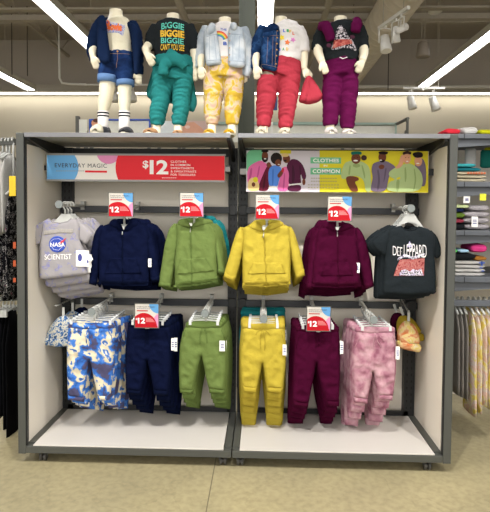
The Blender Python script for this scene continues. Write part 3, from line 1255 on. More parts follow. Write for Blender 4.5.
shp(RP(ell(224, 73, 6, 2.4)), 14)
shp(RP([(212, 104), (228, 92), (244, 100), (238, 116), (220, 118)]), 6)
shp(RP([(330, 95), (365, 86), (400, 105), (425, 135), (432, 180), (412, 228), (250, 228), (262, 180), (300, 168), (264, 152), (264, 130), (300, 106)]), 9)
shp(RP([(340, 108), (348, 106), (352, 160), (342, 190)]), 20)
shp(RP([(385, 112), (392, 116), (400, 170), (388, 222), (382, 220), (392, 170)]), 20)
shp(RP([(300, 170), (318, 164), (312, 226), (300, 226)]), 20)
shp(RP([(304, 158), (322, 154), (318, 166), (300, 168)]), 0)
shp(RP([(322, 50), (334, 44), (338, 80), (326, 106), (300, 116), (296, 108), (312, 92)]), 11)
shp(RP(ell(352, 62, 19, 29)), 11)
shp(RP([(330, 34), (352, 26), (376, 32), (372, 46), (352, 40), (334, 48)]), 13)
shp(RP(ell(354, 78, 6, 2.4)), 14)
shp(RP(ell(346, 60, 2.6, 1.4)), 7)
shp(RP(ell(361, 60, 2.6, 1.4)), 7)
mb.build('print', AM, t, label='printed photograph of people in sweatshirts')
letter('lettering', 'CLOTHES', (313, 158.8, 338.6, 162.4), YR, M_WHT, t, None, .012, .018, 25 * SLR, 1.05)
letter('lettering', 'IN', (323.5, 164.9, 327, 166.7), YR, M_WHT, t, None, .012, .02, 0)
letter('lettering', 'COMMON', (312.5, 169.4, 339.4, 173.2), YR, M_WHT, t, None, .012, .018, 27 * SLR, 1.05)
mb = MB()
for r in range(4):
    for k in range(11):
        u = (311 if r < 2 else 308) + k * (2.4 if r < 2 else 2.9)
        v = [178, 181, 184.6, 187.4][r] + (u - 338) * SLR
        flat_poly(mb, [(u, v), (u + 1.7, v), (u + 1.7, v + .7), (u, v + .7)], YR - .0105)
mb.build('small_print', plain('print_olive', '#8b8758', .5), t)
zc = (zt + zb) / 2
MB().box(x1 + .001, 1.25 - .047, YR + .004, YR + .02, zc - .02, zc + .02).build('mounting_arm', M_DARK, t)
xq = at(240, 170, YR).x
MB().box(xq, x0 - .001, YR + .004, YR + .02, zc - .02, zc + .015).build('mounting_arm', M_ALU, t)
MB().box(xq, xq + .03, YR + .02, .545, zc - .02, zc + .02).build('mounting_arm', M_DARK, t)
MB().box(x1 - .035, x1 - .012, YR + .0205, YR + .03, zb - .0, zt - .01).build('backing_strip', M_DARK, t)


# ------------------------------------------------------------------ small price signs
def price_sign(u0, v0, u1, v1, label, Y=.088, arm_v=None):
    a, b = at(u0, v1, Y), at(u1, v0, Y)
    x0, x1, z0, z1 = a.x, b.x, at((u0 + u1) / 2, v1, Y).z, at((u0 + u1) / 2, v0, Y).z
    t = thing('price_sign', label, 'price sign', ((x0 + x1) / 2, Y, z0), 'small red price signs')
    MB().box(x0, x1, Y, Y + .003, z0, z1).build('card', plain('card_stock', '#c0bbb1', .6, var=.005, spec=.1), t)
    f = MB()
    e = .0045
    f.box(x0 - e, x1 + e, Y - .002, Y + .006, z1, z1 + e)
    f.box(x0 - e, x1 + e, Y - .002, Y + .006, z0 - e, z0)
    f.box(x0 - e, x0, Y - .002, Y + .006, z0, z1)
    f.box(x1, x1 + e, Y - .002, Y + .006, z0, z1)
    f.build('holder_frame', M_DKFRAME, t, label='thin dark sign holder frame')
    W, H = x1 - x0, z1 - z0
    def Q(P):
        return [(x0 + W * p, z1 - H * q) for p, q in clip(P, 0, 0, 1, 1)]
    def fp(m, P, mi, lift):
        P = Q(P)
        vs, _, fs, *_ = delaunay_2d_cdt([Vector(p) for p in P], [(i, (i + 1) % len(P)) for i in range(len(P))], [], 1, 1e-7)
        ff = []
        for g in fs:
            p0, p1, p2 = (vs[i] for i in g[:3])
            ff.append(tuple(g) if (p1 - p0).cross(p2 - p0) > 0 else tuple(reversed(g)))
        m.add([(q[0], Y - lift, q[1]) for q in vs], ff, mi)
    m = MB()
    fp(m, ell(1.02, -.02, .42, .42, n=36), 1, .0008)
    fp(m, ell(1.06, .82, .3, .42, n=36), 2, .0008)
    fp(m, ell(.38, .98, .56, .6, n=40) , 0, .0014)
    fp(m, [(0, .93), (.96, .93), (.96, 1), (0, 1)], 0, .0017)
    fp(m, [(.07, .27), (.55, .27), (.55, .31), (.07, .31)], 0, .0014)
    for k in range(7):
        fp(m, [(.07 + k * .085, .19), (.14 + k * .085, .19), (.14 + k * .085, .215), (.07 + k * .085, .215)], 3, .0014)
    for r in range(4):
        w = [.24, .3, .34, .38][r]
        fp(m, [(.46, .59 + r * .05), (.46 + w, .59 + r * .05), (.46 + w, .612 + r * .05), (.46, .612 + r * .05)], 4, .002)
    m.build('print', [plain('card_red', '#a81620', .6, var=.005, spec=.1), plain('card_sky', '#588fbd', .6, var=.005, spec=.1), plain('card_pink', '#c884a8', .6, var=.005, spec=.1), plain('print_grey2', '#74767c', .6), plain('print_rose', '#d98d8c', .6)], t, label='printed red disc with blue and pink corners')
    def tx(s, p0, q0, p1, q1, mat, bold):
        V, Fc = text_mesh(s, bold)
        lo, hi = V.min(0), V.max(0)
        out = [(x0 + W * (p0 + (p1 - p0) * (p[0] - lo[0]) / (hi[0] - lo[0])), Y - .003,
                z1 - H * (q1 + (q0 - q1) * (p[1] - lo[1]) / (hi[1] - lo[1]))) for p in V]
        obj('lettering', out, Fc, mat, t)
    tx('EVERYDAY MAGIC', .07, .09, .86, .15, M_INK, 0)
    tx('$', .03, .6, .1, .72, M_WHT, .04)
    tx('12', .12, .59, .43, .83, M_WHT, .035)
    c = MB().box((x0 + x1) / 2 - .012, (x0 + x1) / 2 + .012, Y + .007, .135, z0 - .01 if arm_v is None else arm_v, z0 + .01)
    c.build('clip', M_ARM, t)
    return t


price_sign(109, 193, 132.8, 216.3, 'small red price sign on the arm above the navy hoodies')
price_sign(180.2, 193, 203.2, 216.3, 'small red price sign on the arm above the olive hoodies')
price_sign(256, 195, 279, 218.6, 'small red price sign on the arm above the yellow hoodies')
price_sign(328, 196.6, 351.6, 220.6, 'small red price sign on the arm above the maroon hoodies')
price_sign(135.2, 304, 158.4, 327.4, 'small red price sign on the arm in front of the navy joggers')
price_sign(307, 307, 330.4, 330.6, 'small red price sign on the arm in front of the maroon joggers')

# ================================================================== garments on the arms
ORD = ['front', 'second', 'third', 'fourth', 'fifth', 'sixth']
M_TAG = plain('paper_tag', '#f3f1ec', .5, var=.01)
M_TAGINK = plain('tag_ink', '#3a3f88', .5)
M_PLASTIC = plain('hanger_white', '#b2b3ae', .3, var=.02)
M_CLEAR = clear_plastic('hanger_clear')


def tag_card(u0, v0, u1, v1, Y, parent, ink=M_TAGINK, blob=False, skew=0):
    mb = MB()
    a, b = at(u0, v1, Y), at(u1, v0, Y)
    mb.box(a.x, b.x, Y, Y + .0015, a.z, b.z)
    o = mb.build('price_tag', M_TAG, parent, label='white paper tag')
    m = MB()
    if blob:
        m2 = MB()
        flat_poly(m2, ell(u1 - (u1 - u0) * .1, v0 + (v1 - v0) * .7, (u1 - u0) * .06, (v1 - v0) * .12), Y - .0006)
        m2.build('tag_mark', ink, o)
        flat_poly(m, ell(u0 + (u1 - u0) * .3, v0 + (v1 - v0) * .45, (u1 - u0) * .17, (v1 - v0) * .24), Y - .0006)
    else:
        h, w = v1 - v0, u1 - u0
        for k in range(3):
            flat_poly(m, [(u0 + w * .2, v0 + h * (.3 + k * .16)), (u1 - w * .2, v0 + h * (.3 + k * .16)),
                          (u1 - w * .2, v0 + h * (.38 + k * .16)), (u0 + w * .2, v0 + h * (.38 + k * .16))], Y - .0006)
    m.build('tag_print', ink, o)
    return o


def ring_pts(c, r, n=14, a0=-200, a1=20):
    return [Vector((c.x + r * math.cos(math.radians(a0 + (a1 - a0) * k / n)), c.y, c.z - r * math.sin(math.radians(a0 + (a1 - a0) * k / n)))) for k in range(n + 1)]


def hook_mb(x, Y, z, ztop, w=.006):
    "flat plastic hook over the arm, then a neck down to ztop"
    mb = MB()
    R = .0175
    P = []
    for k in range(15):
        a = math.radians(-30 + 250 * k / 14)                     # from right, over the top, to the left
        P.append((x + R * math.cos(a), z + R * math.sin(a)))
    for (p, q) in zip(P[:-1], P[1:]):
        d = Vector((q[0] - p[0], 0, q[1] - p[1])).normalized()
        nrm = Vector((-d.z, 0, d.x)) * .003
        c = []
        for (pp, s) in ((p, 1), (q, 1)):
            base_ = Vector((pp[0], 0, pp[1]))
            c += [base_ + nrm + Vector((0, Y - w, 0)), base_ + nrm + Vector((0, Y + w, 0)), base_ - nrm + Vector((0, Y + w, 0)), base_ - nrm + Vector((0, Y - w, 0))]
        mb.add(c, [(0, 1, 2, 3), (7, 6, 5, 4), (0, 4, 5, 1), (1, 5, 6, 2), (2, 6, 7, 3), (3, 7, 4, 0)])
    e = P[-1]
    mb.tube([(e[0], Y, e[1]), (x - .006, Y, z - R - .006), (x, Y, z - R - .014), (x, Y, ztop)], [.005, .005, .006, .007], 8)
    return mb


def arm_pos(u, v, row):
    p = at(u, v, .105)
    zc = ZARM1 if row == 1 else ZARM2
    f = lambda Y: p.z + (zc - p.z) * (Y - .105) / (DP - .086 - .105)
    return p.x, f


def top_hanger(u, v, Y, gtop_v, half_px, label, drop_px=10, group=None):
    x, f = arm_pos(u, v, 1)
    z = f(Y)
    zt = at(u, gtop_v, Y).z
    t = thing('top_hanger', label, 'hanger', (x, Y, z), group or 'white plastic top hangers')
    hook_mb(x, Y, z + .0, zt).build('hook', M_PLASTIC, t, True)
    h = half_px / ppm(Y)
    dp = drop_px / ppm(Y)
    mb = MB()
    P = [(0, .0), (.022, .002), (h * .5, -dp * .35), (h, -dp), (h, -dp - .008), (h * .5, -dp * .35 - .03), (0, -.045)]
    prof = [(x + a, zt + b) for a, b in P] + [(x - a, zt + b) for a, b in reversed(P[1:-1])]
    n = len(prof)
    prof = prof[::-1]
    A = sum(prof[i][0] * prof[(i + 1) % n][1] - prof[(i + 1) % n][0] * prof[i][1] for i in range(n))
    vs = [(a, Y - .003, b) for a, b in prof] + [(a, Y + .003, b) for a, b in prof]
    mb.add(vs, [tuple(range(n)), tuple(range(2 * n - 1, n - 1, -1))] + [((i + 1) % n, i, i + n, (i + 1) % n + n) for i in range(n)])
    mb.build('shoulder_bar', M_PLASTIC, t)
    return t


def stack(root, front_label, specs, label_fn, uc, vbot, hanger=None, hlabel=None):
    """rear copies behind the front garment; specs: (dY, jitter x, photo bottom or None, scale x[, jitter z])"""
    Y1 = root.location.y
    for i, sp in enumerate(specs):
        dY, jx, vb, sx = sp[:4]
        jz = sp[4] if len(sp) > 4 else 0
        c = copy_tree(root)
        c.location = root.location + Vector((jx, dY, jz))
        sz = 1
        if vb:
            h0 = root.location.z - at(uc, vbot, Y1).z
            h1 = c.location.z - at(uc, vb, Y1 + dY).z
            sz = h1 / h0
        c.scale = (sx, 1, sz)
        c.rotation_euler = (0, 0, random.uniform(-.02, .02))
        c['label'] = label_fn(i + 1)
        if i != 0:
            for ch in list(c.children_recursive):
                if ch.name.split('.')[0] in ('tag_print', 'tag_mark', 'price_tag'):
                    bpy.data.objects.remove(ch)
        if hanger and not (hanger.name.startswith('top') and i > 1):
            h = copy_tree(hanger)
            h.location = hanger.location + Vector((0, dY, jz))
            h['label'] = hlabel(i + 1)


def hoodie(name, mat, matd, body, sl, sr, hood_l, hood_r, neck, zip_b, pocket, band, Y, label, group, tags=(), rib=None, nzip=None):
    top = neck[0]
    t = thing(name, label, 'hoodie', at(top[0], top[1], Y), group)
    b = puff('body', body, Y, mat, t, t=.02, back=.012, r=.03, fold=.011, fx=19, fz=14)
    puff('sleeve', sl, Y + .014, mat, t, t=.02, back=.01, r=.05, fold=.012, fx=22, fz=30)
    puff('sleeve', sr, Y + .014, mat, t, t=.02, back=.01, r=.05, fold=.012, fx=22, fz=30)
    h1 = puff('hood', hood_l, Y - .008, mat, t, t=.018, r=.016, fold=.005, fx=25, fz=25)
    h2 = puff('hood', hood_r, Y - .008, mat, t, t=.018, r=.016, fold=.005, fx=25, fz=25)
    on = [b]
    puff('hood_lining', [(hood_l[0][0] + 1, hood_l[1][1] + .6), (neck[0][0] + .6, hood_l[1][1] - .4), (hood_r[0][0] - .6, hood_r[0][1] + .6), (hood_r[2][0] - 2, hood_r[2][1] + 1), (neck[1][0], neck[1][1] + 2), (hood_l[4][0] + 1, hood_l[4][1] + 1)], Y + .016, matd, t, t=.006, r=.01, fold=.002)
    patch('hem_band', band, Y, matd, t, on, .003, .008)
    patch('pocket', pocket, Y, mat, t, on, .0035, .008, label=None)
    strip('pocket_seam', pocket[:2][::-1], .0016, Y, matd, t, on, .004)
    strip('pocket_seam', pocket[2:4], .0016, Y, matd, t, on, .004)
    strip('zip', [neck[1], zip_b], .0035, Y, matd, t, on, .0035, label='front zip')
    if nzip:
        strip('zip_pull', [neck[1], nzip], .003, Y, plain('zip_metal', '#b9b9b4', .35, .6), t, on, .006, label='small metal zip pull')
    lb = neck[1]
    m = MB()
    a = at(lb[0], lb[1] - 3.6, Y)
    m.box(a.x - .009, a.x + .009, Y - .012, Y - .0105, a.z - .009, a.z + .009)
    m.build('neck_label', M_TAG, t, label='white neck label')
    for q in tags:
        tag_card(*q, Y - .022, t)
    return t, b


def cuffs(t, quads, Y, mat):
    for q in quads:
        puff('cuff', q, Y + .009, mat, t, t=.02, back=.012, r=.012, fold=.002, fx=60, fz=10, smooth=0)


F_NAVY, F_NAVYD = fabric('fleece_navy', '#0b112a', .16), fabric('rib_navy', '#090f24', .16)
F_OLV, F_OLVD = fabric('fleece_olive', '#63743f'), fabric('rib_olive', '#596a38')
F_YEL, F_YELD = fabric('fleece_yellow', '#b09d3a', .06), fabric('rib_yellow', '#a69335', .06)
F_MAR, F_MARD = fabric('fleece_maroon', '#3e0925', .14), fabric('rib_maroon', '#3a0921', .14)
F_TEAL = fabric('fleece_teal', '#1d6c70')
F_BLACK, F_BLACKD = fabric('jersey_charcoal', '#212629', .12), fabric('rib_charcoal', '#1b1f22', .12)
YU = .18

# navy hoodies
t, b = hoodie('zip_hoodie', F_NAVY, F_NAVYD,
    [(113, 222), (123.5, 231), (136, 222), (146, 226), (149.5, 236), (149, 256), (149, 284.5), (124, 285.5), (99, 283.6), (99, 262), (99, 240), (101, 227)],
    [(101.5, 223.8), (96, 230), (93.2, 238), (90.4, 256), (89, 283.5), (96.2, 285.8), (97.6, 279), (100, 258), (104, 240), (106, 228)],
    [(143, 224.2), (150.4, 231.5), (155, 245), (157.8, 258), (159.4, 281), (150.8, 281.5), (149.6, 274), (147.5, 252), (143, 236)],
    [(113, 219), (117.4, 218.8), (123.8, 228.6), (123.2, 232), (115, 228.5), (108, 225.5), (110, 221.5)],
    [(135, 219.4), (138, 221.5), (139, 226), (131, 231), (124.2, 232.5), (124, 228.6), (130.5, 219.6)],
    [(121, 219), (123.5, 231.5)], (124, 284.5),
    [(112, 257.5), (106, 273), (142, 273), (137.5, 257.5)], [(99.4, 279.5), (149, 280), (149, 285), (124, 285.8), (99.4, 284)], YU,
    'navy blue zip hoodie at the front of its arm', 'navy zip hoodies', tags=[(148.2, 258.6, 151.4, 267)], nzip=(123.6, 234.5))
cuffs(t, [[(89.2, 277.5), (97.8, 279.5), (96.4, 286), (89, 284)], [(150.2, 275.5), (159.2, 276), (159.6, 281.5), (150.6, 282)]], YU, F_NAVYD)
h = top_hanger(121, 212, YU, 224.6, 12, 'white hanger holding the front navy hoodie', 9)
stack(t, '', [(.068, .004, 286.6, 1.0), (.136, .02, 288.4, 1.04), (.204, .03, 289.2, 1.05)], lambda i: ORD[i] + ' navy zip hoodie from the front on its arm', 124, 285, h,
      lambda i: 'white hanger holding the ' + ORD[i] + ' navy hoodie')

# olive hoodies
t, b = hoodie('zip_hoodie', F_OLV, F_OLVD,
    [(180, 222), (190, 228), (203, 221), (211, 225), (216.5, 236), (216.5, 262), (217.6, 281.5), (196, 285), (175, 286.6), (174.6, 262), (177, 240), (176, 226)],
    [(175, 222.2), (169, 229), (165.2, 242), (162, 262), (158.4, 286), (170.5, 287.6), (173.4, 274), (176.4, 256), (179.4, 240), (179, 229)],
    [(209.4, 222.2), (216.5, 229.6), (220.4, 245), (222.4, 258), (224.2, 272.6), (217.6, 274.4), (216.4, 262), (213.6, 246), (209, 234)],
    [(180.4, 219), (186, 218.2), (191, 225.6), (190.2, 229), (184.5, 227.5), (178, 226), (177.4, 222)],
    [(203.4, 219.4), (207.4, 222), (206.4, 225), (198.4, 227.6), (190.6, 229), (191.4, 225.2), (198, 219.4)],
    [(192.5, 219.4), (191, 228)], (192.6, 283),
    [(181.4, 258.5), (176.6, 274), (214, 270.4), (205.4, 257.4)], [(175, 281), (217.6, 276.4), (217.8, 281.6), (196, 285.4), (175, 286.8)], YU,
    'olive green zip hoodie at the front of its arm', 'olive zip hoodies', nzip=(191, 232))
cuffs(t, [[(159.6, 280.4), (171.6, 282.4), (170.6, 288), (158.4, 286.4)], [(216.8, 268.6), (223.6, 267.2), (224.4, 272.8), (217.6, 274.8)]], YU, F_OLVD)
h = top_hanger(192.5, 211, YU, 224.8, 12, 'white hanger holding the front olive hoodie', 9)
stack(t, '', [(.068, .006, 287.2, 1.0), (.136, .008, 288.2, 1.02), (.204, .012, 289, 1.05)], lambda i: ORD[i] + ' olive zip hoodie from the front on its arm', 195, 285.6, h,
      lambda i: 'white hanger holding the ' + ORD[i] + ' olive hoodie')
# a teal one at the very back
c = copy_tree(t)
c.location = t.location + Vector((.032, .25, .018))
c['label'] = 'teal zip hoodie peeking out behind the olive hoodies'
del c['group']
for ch in c.children:
    if ch.type == 'MESH':
        ch.data = ch.data.copy()
        for i, m in enumerate(ch.data.materials):
            if m in (F_OLV, F_OLVD):
                ch.data.materials[i] = F_TEAL

# yellow hoodies
t, b = hoodie('zip_hoodie', F_YEL, F_YELD,
    [(253, 224), (263, 232), (279, 223), (289, 226), (290.6, 240), (290.4, 262), (290.6, 283.4), (268, 286), (243, 284.6), (242.6, 262), (243, 240), (243, 228)],
    [(241.6, 226), (237.6, 230), (233.4, 241.7), (228, 260), (223.2, 277.2), (234.2, 282), (239.4, 266), (243.6, 250), (247, 236)],
    [(289.4, 225), (293.5, 230), (296, 237), (301, 254), (304.8, 275.2), (296.4, 279), (292.6, 264), (288.8, 247), (286, 234)],
    [(252, 223), (256.4, 220.2), (263.4, 229.6), (262.8, 233), (254, 231), (247.4, 226.8)],
    [(279.4, 220.4), (284.6, 223.4), (280, 228), (271, 231.4), (263.8, 233), (264, 229.4), (272, 221.4)],
    [(265.6, 220), (264, 232)], (266.4, 285),
    [(253.4, 262), (248, 273.4), (285, 273), (280.8, 262)], [(243, 280.6), (290.4, 279), (290.6, 283.8), (268, 286.4), (243, 285)], YU,
    'bright yellow zip hoodie at the front of its arm', 'yellow zip hoodies', nzip=(263, 237.5))
cuffs(t, [[(225, 271.4), (236.2, 276.2), (234.4, 282.4), (223, 277.6)], [(294.8, 273), (304.2, 269), (305, 275.6), (296.4, 279.4)]], YU, F_YELD)
h = top_hanger(267, 213, YU, 225.6, 12, 'white hanger holding the front yellow hoodie', 8)
stack(t, '', [(.065, -.006, 288, 1.0), (.13, -.004, 290, 1.0), (.195, .002, 292, .99), (.26, 0, 294.2, .98)], lambda i: ORD[i] + ' yellow zip hoodie from the front on its arm', 267, 285.6, h,
      lambda i: 'white hanger holding the ' + ORD[i] + ' yellow hoodie')

# maroon hoodies
t, b = hoodie('zip_hoodie', F_MAR, F_MARD,
    [(327, 224), (337, 232), (349, 225), (356.4, 227.6), (357, 240), (359, 262), (360.6, 285.4), (336, 287), (312, 285.6), (313, 262), (316, 240), (318, 229)],
    [(319, 227.2), (314, 234), (311, 245), (308.6, 262), (306.2, 286.6), (312.6, 289.8), (314.6, 274), (317.4, 256), (320.6, 240)],
    [(356, 226), (361, 230.6), (364.8, 238), (370.8, 260), (373.6, 284), (372.4, 287.6), (365, 288.6), (361, 272), (355.8, 253), (353, 238)],
    [(326.6, 221), (330.4, 220.6), (337, 229.6), (336.4, 233), (328, 230), (321.6, 227.4)],
    [(349.2, 223), (355, 227), (347, 231), (337.6, 233.4), (337.4, 229.6), (345, 222.4)],
    [(338.6, 221), (337, 232)], (337.4, 286),
    [(325, 262), (321, 275), (352, 275), (348, 262)], [(312.2, 281), (360.4, 280.6), (360.6, 286), (336, 287.6), (312.2, 286.2)], YU,
    'dark maroon zip hoodie at the front of its arm', 'maroon zip hoodies', tags=[(355.4, 262.8, 359.8, 272.8)], nzip=(336.6, 236.5))
cuffs(t, [[(306.8, 280.4), (314, 282.4), (312.6, 290.4), (306, 287.4)], [(363.8, 283), (373.2, 279.8), (373.8, 286.6), (364.8, 289.4)]], YU, F_MARD)
h = top_hanger(339.5, 214, YU, 227.0, 12, 'white hanger holding the front maroon hoodie', 8)
stack(t, '', [(.068, -.01, 289, 1.0), (.136, -.022, 292.5, 1.02), (.204, -.028, 295.6, 1.02)], lambda i: ORD[i] + ' maroon zip hoodie from the front on its arm', 337, 287, h,
      lambda i: 'white hanger holding the ' + ORD[i] + ' maroon hoodie')

# ------------------------------------------------------------------ grey printed tees
F_TEEG = tiedye('jersey_grey_print', [(.0, '#9b9798'), (.57, '#989496'), (.61, '#7d7db0'), (.655, '#9b9798'), (.8, '#8d8aae')], 26, 3, .6)
F_TEEGD = fabric('rib_light_grey', '#8f8c8c')
YT = .15
t = thing('printed_tee', 'light grey tee with round blue emblem at the front of its arm', 'tee shirt', at(60, 218.5, YT), 'light grey printed tees')
b = puff('body', [(48.5, 218.4), (53, 221.4), (60.6, 222.6), (68, 221), (71.8, 218), (77, 219.4), (80.6, 226), (79.6, 240), (84, 250), (88, 274.4), (66, 277.2), (46, 279.6), (39.4, 278.6), (39, 262), (39.6, 244), (42.4, 228), (43.4, 221)],
         YT, F_TEEG, t, t=.015, r=.03, fold=.004, fx=14, fz=12)
puff('sleeve', [(44.6, 220.4), (37, 224.4), (32.5, 229.4), (30.2, 240.4), (36.4, 245.6), (40.4, 243), (43.6, 234)], YT + .006, F_TEEG, t, t=.009, back=.006, r=.045, fold=.005)
puff('sleeve', [(76, 219), (85, 225.2), (93.6, 233.6), (85.6, 245), (79.4, 239.4), (76, 230)], YT + .006, F_TEEG, t, t=.009, back=.006, r=.045, fold=.005)
strip('neckband', [(48.6, 218.8), (53, 222), (60.6, 223.2), (68, 221.6), (71.6, 218.4)], .0045, YT, F_TEEGD, t, b, .001)
strip('sleeve_hem', [(30.6, 240.4), (36.2, 245)], .0025, YT, F_TEEGD, t, [o for o in t.children if o.name.split('.')[0] == 'sleeve'], .001)
strip('sleeve_hem', [(85.8, 244.4), (93.2, 233.8)], .0025, YT, F_TEEGD, t, [o for o in t.children if o.name.split('.')[0] == 'sleeve'], .001)
M_LOGOB = plain('emblem_blue', '#2446a8', .6, var=.05)
M_LOGOR = plain('emblem_red', '#c62f3c', .6)
em = patch('emblem', ell(58.6, 244, 8.4, 8.1, n=32), YT, M_LOGOB, t, b, .0022, .006, label='round blue emblem')
patch('emblem_swoosh', [(59, 243.4), (62, 241.4), (67.8, 237.4), (64.6, 242.4), (60.6, 244.2)], YT, M_LOGOR, t, b, .0045, .005, label='red swoosh')
strip('emblem_orbit', [(52, 241.5), (55, 239), (60, 238.4), (64, 240.5), (64, 246), (60, 250), (55, 249), (52.6, 245.5)], .0008, YT, M_WHT, t, b, .0036)
letter('lettering', 'NASA', (51.6, 242.2, 66.4, 246.4), YT, M_WHT, t, b, .005, .02, 0)
letter('lettering', 'SCIENTIST', (46, 254.2, 72.6, 259.4), YT, M_WHT, t, b, .003, .0, -.6)
mb = MB()
patch('faded_print', [(45, 231), (60, 228.6), (74, 229), (74, 233), (60, 232.8), (45, 235)], YT, plain('faded_grey', '#9a958f', .8, var=.15, nscale=120), t, b, .002, .006, label='faded grey lettering')
tag_card(76, 250.4, 89, 266.4, YT - .024, t, blob=True)
h = top_hanger(59, 204.5, YT, 214, 15, 'white hanger holding the front grey tee', 11, 'white hangers of the tees')
h.location.x += .02
def slab(h):
    return h
stack(t, '', [(.05, .014, 285.5, .99), (.1, .036, 291.5, 1.02), (.15, .05, 295.6, .98), (.2, .06, 297, .9)], lambda i: ORD[i] + ' light grey tee from the front on its arm', 62, 278, h,
      lambda i: 'white hanger holding the ' + ORD[i] + ' grey tee')

# ------------------------------------------------------------------ charcoal band tees
YK = .095
t = thing('band_tee', 'charcoal tee with white lettering and red print at the front of its arm', 'tee shirt', at(409, 226, YK), 'charcoal printed tees')
b = puff('body', [(400.4, 225.2), (404, 229), (409.6, 230), (415, 229), (419.4, 226), (430, 229.6), (435.4, 236), (434.6, 256), (435.6, 275), (436, 293.8), (410, 295), (383.4, 294), (383.8, 274), (385.4, 254), (386.6, 240), (389, 230)],
         YK, F_BLACK, t, t=.013, r=.03, fold=.006, fx=12, fz=12)
puff('sleeve', [(390, 229), (380, 235), (371.4, 243), (377, 250), (384.8, 256), (387.4, 250), (391, 238)], YK + .006, F_BLACK, t, t=.009, back=.006, r=.045, fold=.006)
puff('sleeve', [(430, 229), (437, 236), (440.6, 246), (440.8, 256.6), (435.6, 259), (432.6, 250), (430, 240)], YK + .006, F_BLACK, t, t=.009, back=.006, r=.045, fold=.006)
strip('neckband', [(400.6, 225.8), (404, 229.6), (409.6, 230.7), (415, 229.6), (419.2, 226.4)], .004, YK, F_BLACKD, t, b, .001)
M_BW = plain('print_offwhite', '#e9e4e4', .7, var=.1, nscale=160)
letter('lettering', 'DEF', (392, 245.6, 401.4, 255.4), YK, M_BW, t, b, .003, -.008, 0, .9, lambda a, q: (1.4 * (a - .5) if q < .5 else 1.6 * a))
letter('lettering', 'LEPPARD', (403, 244.6, 425.4, 256), YK, M_BW, t, b, .003, -.008, 0, .9, lambda a, q: (-3.4 * max(0, .5 - abs(a - .32) * 2) if q > .5 else 1.4 * a))
patch('print_peak', [(408.8, 240.8), (411.4, 247), (406, 247)], YK, plain('print_lilacgrey', '#a9a2c4', .7), t, b, .002, .006)
patch('print', [(399, 259.4), (423.6, 258), (423, 275.4), (393, 275.6), (395.6, 267)], YK, tiedye('print_redmix', [(.3, '#6a2a30'), (.46, '#9c4a48'), (.54, '#b88078'), (.62, '#8a3a3c'), (.75, '#c9a9a2')], 90, 4, .5), t, b, .002, .006,
      label='faded red printed panel')
patch('print', [(398, 275), (400, 270), (405, 269), (409, 271), (412, 268.6), (417, 270), (420, 268), (422.4, 275), (410, 275.4)], YK,
      tiedye('print_blackwhite', [(.4, '#1d1d22'), (.48, '#e5dfe4'), (.58, '#7a55b8'), (.64, '#f0eaee'), (.72, '#25232a')], 150, 2, .2, True), t, b, .003, .005,
      label='small white and purple figures in the print')
patch('print_stroke', [(396, 258.4), (404, 253.6), (412, 256.6), (424, 252.8), (423, 256), (412, 259.2), (404, 256.8), (397, 260)], YK,
      tiedye('print_bw2', [(.4, '#34304a'), (.5, '#e7e2ea'), (.62, '#8c80b0')], 190, 2, .2, True), t, b, .0026, .005)
h = top_hanger(411, 208.5, YK, 214, 15, 'white hanger holding the front charcoal tee', 15, 'white hangers of the tees')
h.location.y += .028
for q in ():
    pass
stack(t, '', [(.05, -.015, 297, 1.0), (.1, -.026, 298.6, .98), (.15, -.03, 299.2, .97)], lambda i: ORD[i] + ' charcoal tee from the front on its arm', 410, 294.6, h,
      lambda i: 'white hanger holding the ' + ORD[i] + ' charcoal tee')


# ------------------------------------------------------------------ joggers
def clip_hanger(u, v, Y, u0, u1, vbar, label, clear=True, group='clear clip hangers of the joggers'):
    x, f = arm_pos(u, v, 2)
    z = f(Y)
    t = thing('clip_hanger', label, 'hanger', (x, Y, z), group)
    zb = at(u, vbar, Y).z
    hook_mb(x, Y, z, zb).build('hook', M_PLASTIC, t, True)
    xa, xb = at(u0, vbar, Y).x, at(u1, vbar, Y).x
    MB().tube([(xa, Y, zb), (xa + .02, Y, zb + .003), (x, Y, zb + .006), (xb - .02, Y, zb + .003), (xb, Y, zb)], .0048, 8).build('bar', M_PLASTIC, t, True)
    for xx in (xa + .004, xb - .004):
        m = MB().box(xx - .008, xx + .008, Y - .027, Y - .023, zb - .02, zb + .012, bev=.0015)
        m.box(xx - .008, xx + .008, Y + .016, Y + .021, zb - .024, zb + .014, bev=.002)
        m.tube([(xx - .008, Y - .022, zb), (xx + .008, Y - .022, zb)], .004, 8)
        m.box(xx - .004, xx + .004, Y - .022, Y + .017, zb - .002, zb + .006)
        m.build('clip', M_CLEAR, t, label='clear plastic clip')
    return t


def joggers(name, mat, matd, outline, waist, cuffq, string, Y, label, group, tags=(), pockets=(), knee=True):
    (u0, u1, vt, vb) = waist
    uc = (u0 + u1) / 2
    t = thing(name, label, 'joggers', at(uc, vt, Y), group)
    b = puff('legs', outline, Y, mat, t, t=.017, r=.024, fold=.012, fx=17, fz=17)
    wb = puff('waistband', [(u0, vt), (u0 + (u1 - u0) * .25, vt + .6), (uc, vt + .3), (u0 + (u1 - u0) * .75, vt + .6), (u1, vt), (u1 + .6, vb), (uc, vb + .8), (u0 - .6, vb)], Y - .002, matd, t,
              t=.018, r=.012, fold=.004, fx=75, fz=4, smooth=1)
    for q in cuffq:
        puff('cuff', q, Y - .001, matd, t, t=.018, r=.012, fold=.003, fx=70, fz=6, smooth=0)
    for P in string:
        strip('drawstring', P, .0028, Y, matd, t, [b, wb], .003, label='tied drawstring')
    for P in pockets:
        strip('pocket_seam', P, .002, Y, matd, t, [b], .002)
    cl = [((outline[0][0] + uc) / 2, 0)]
    for q in tags:
        tag_card(*q, Y - .036, t)
    return t


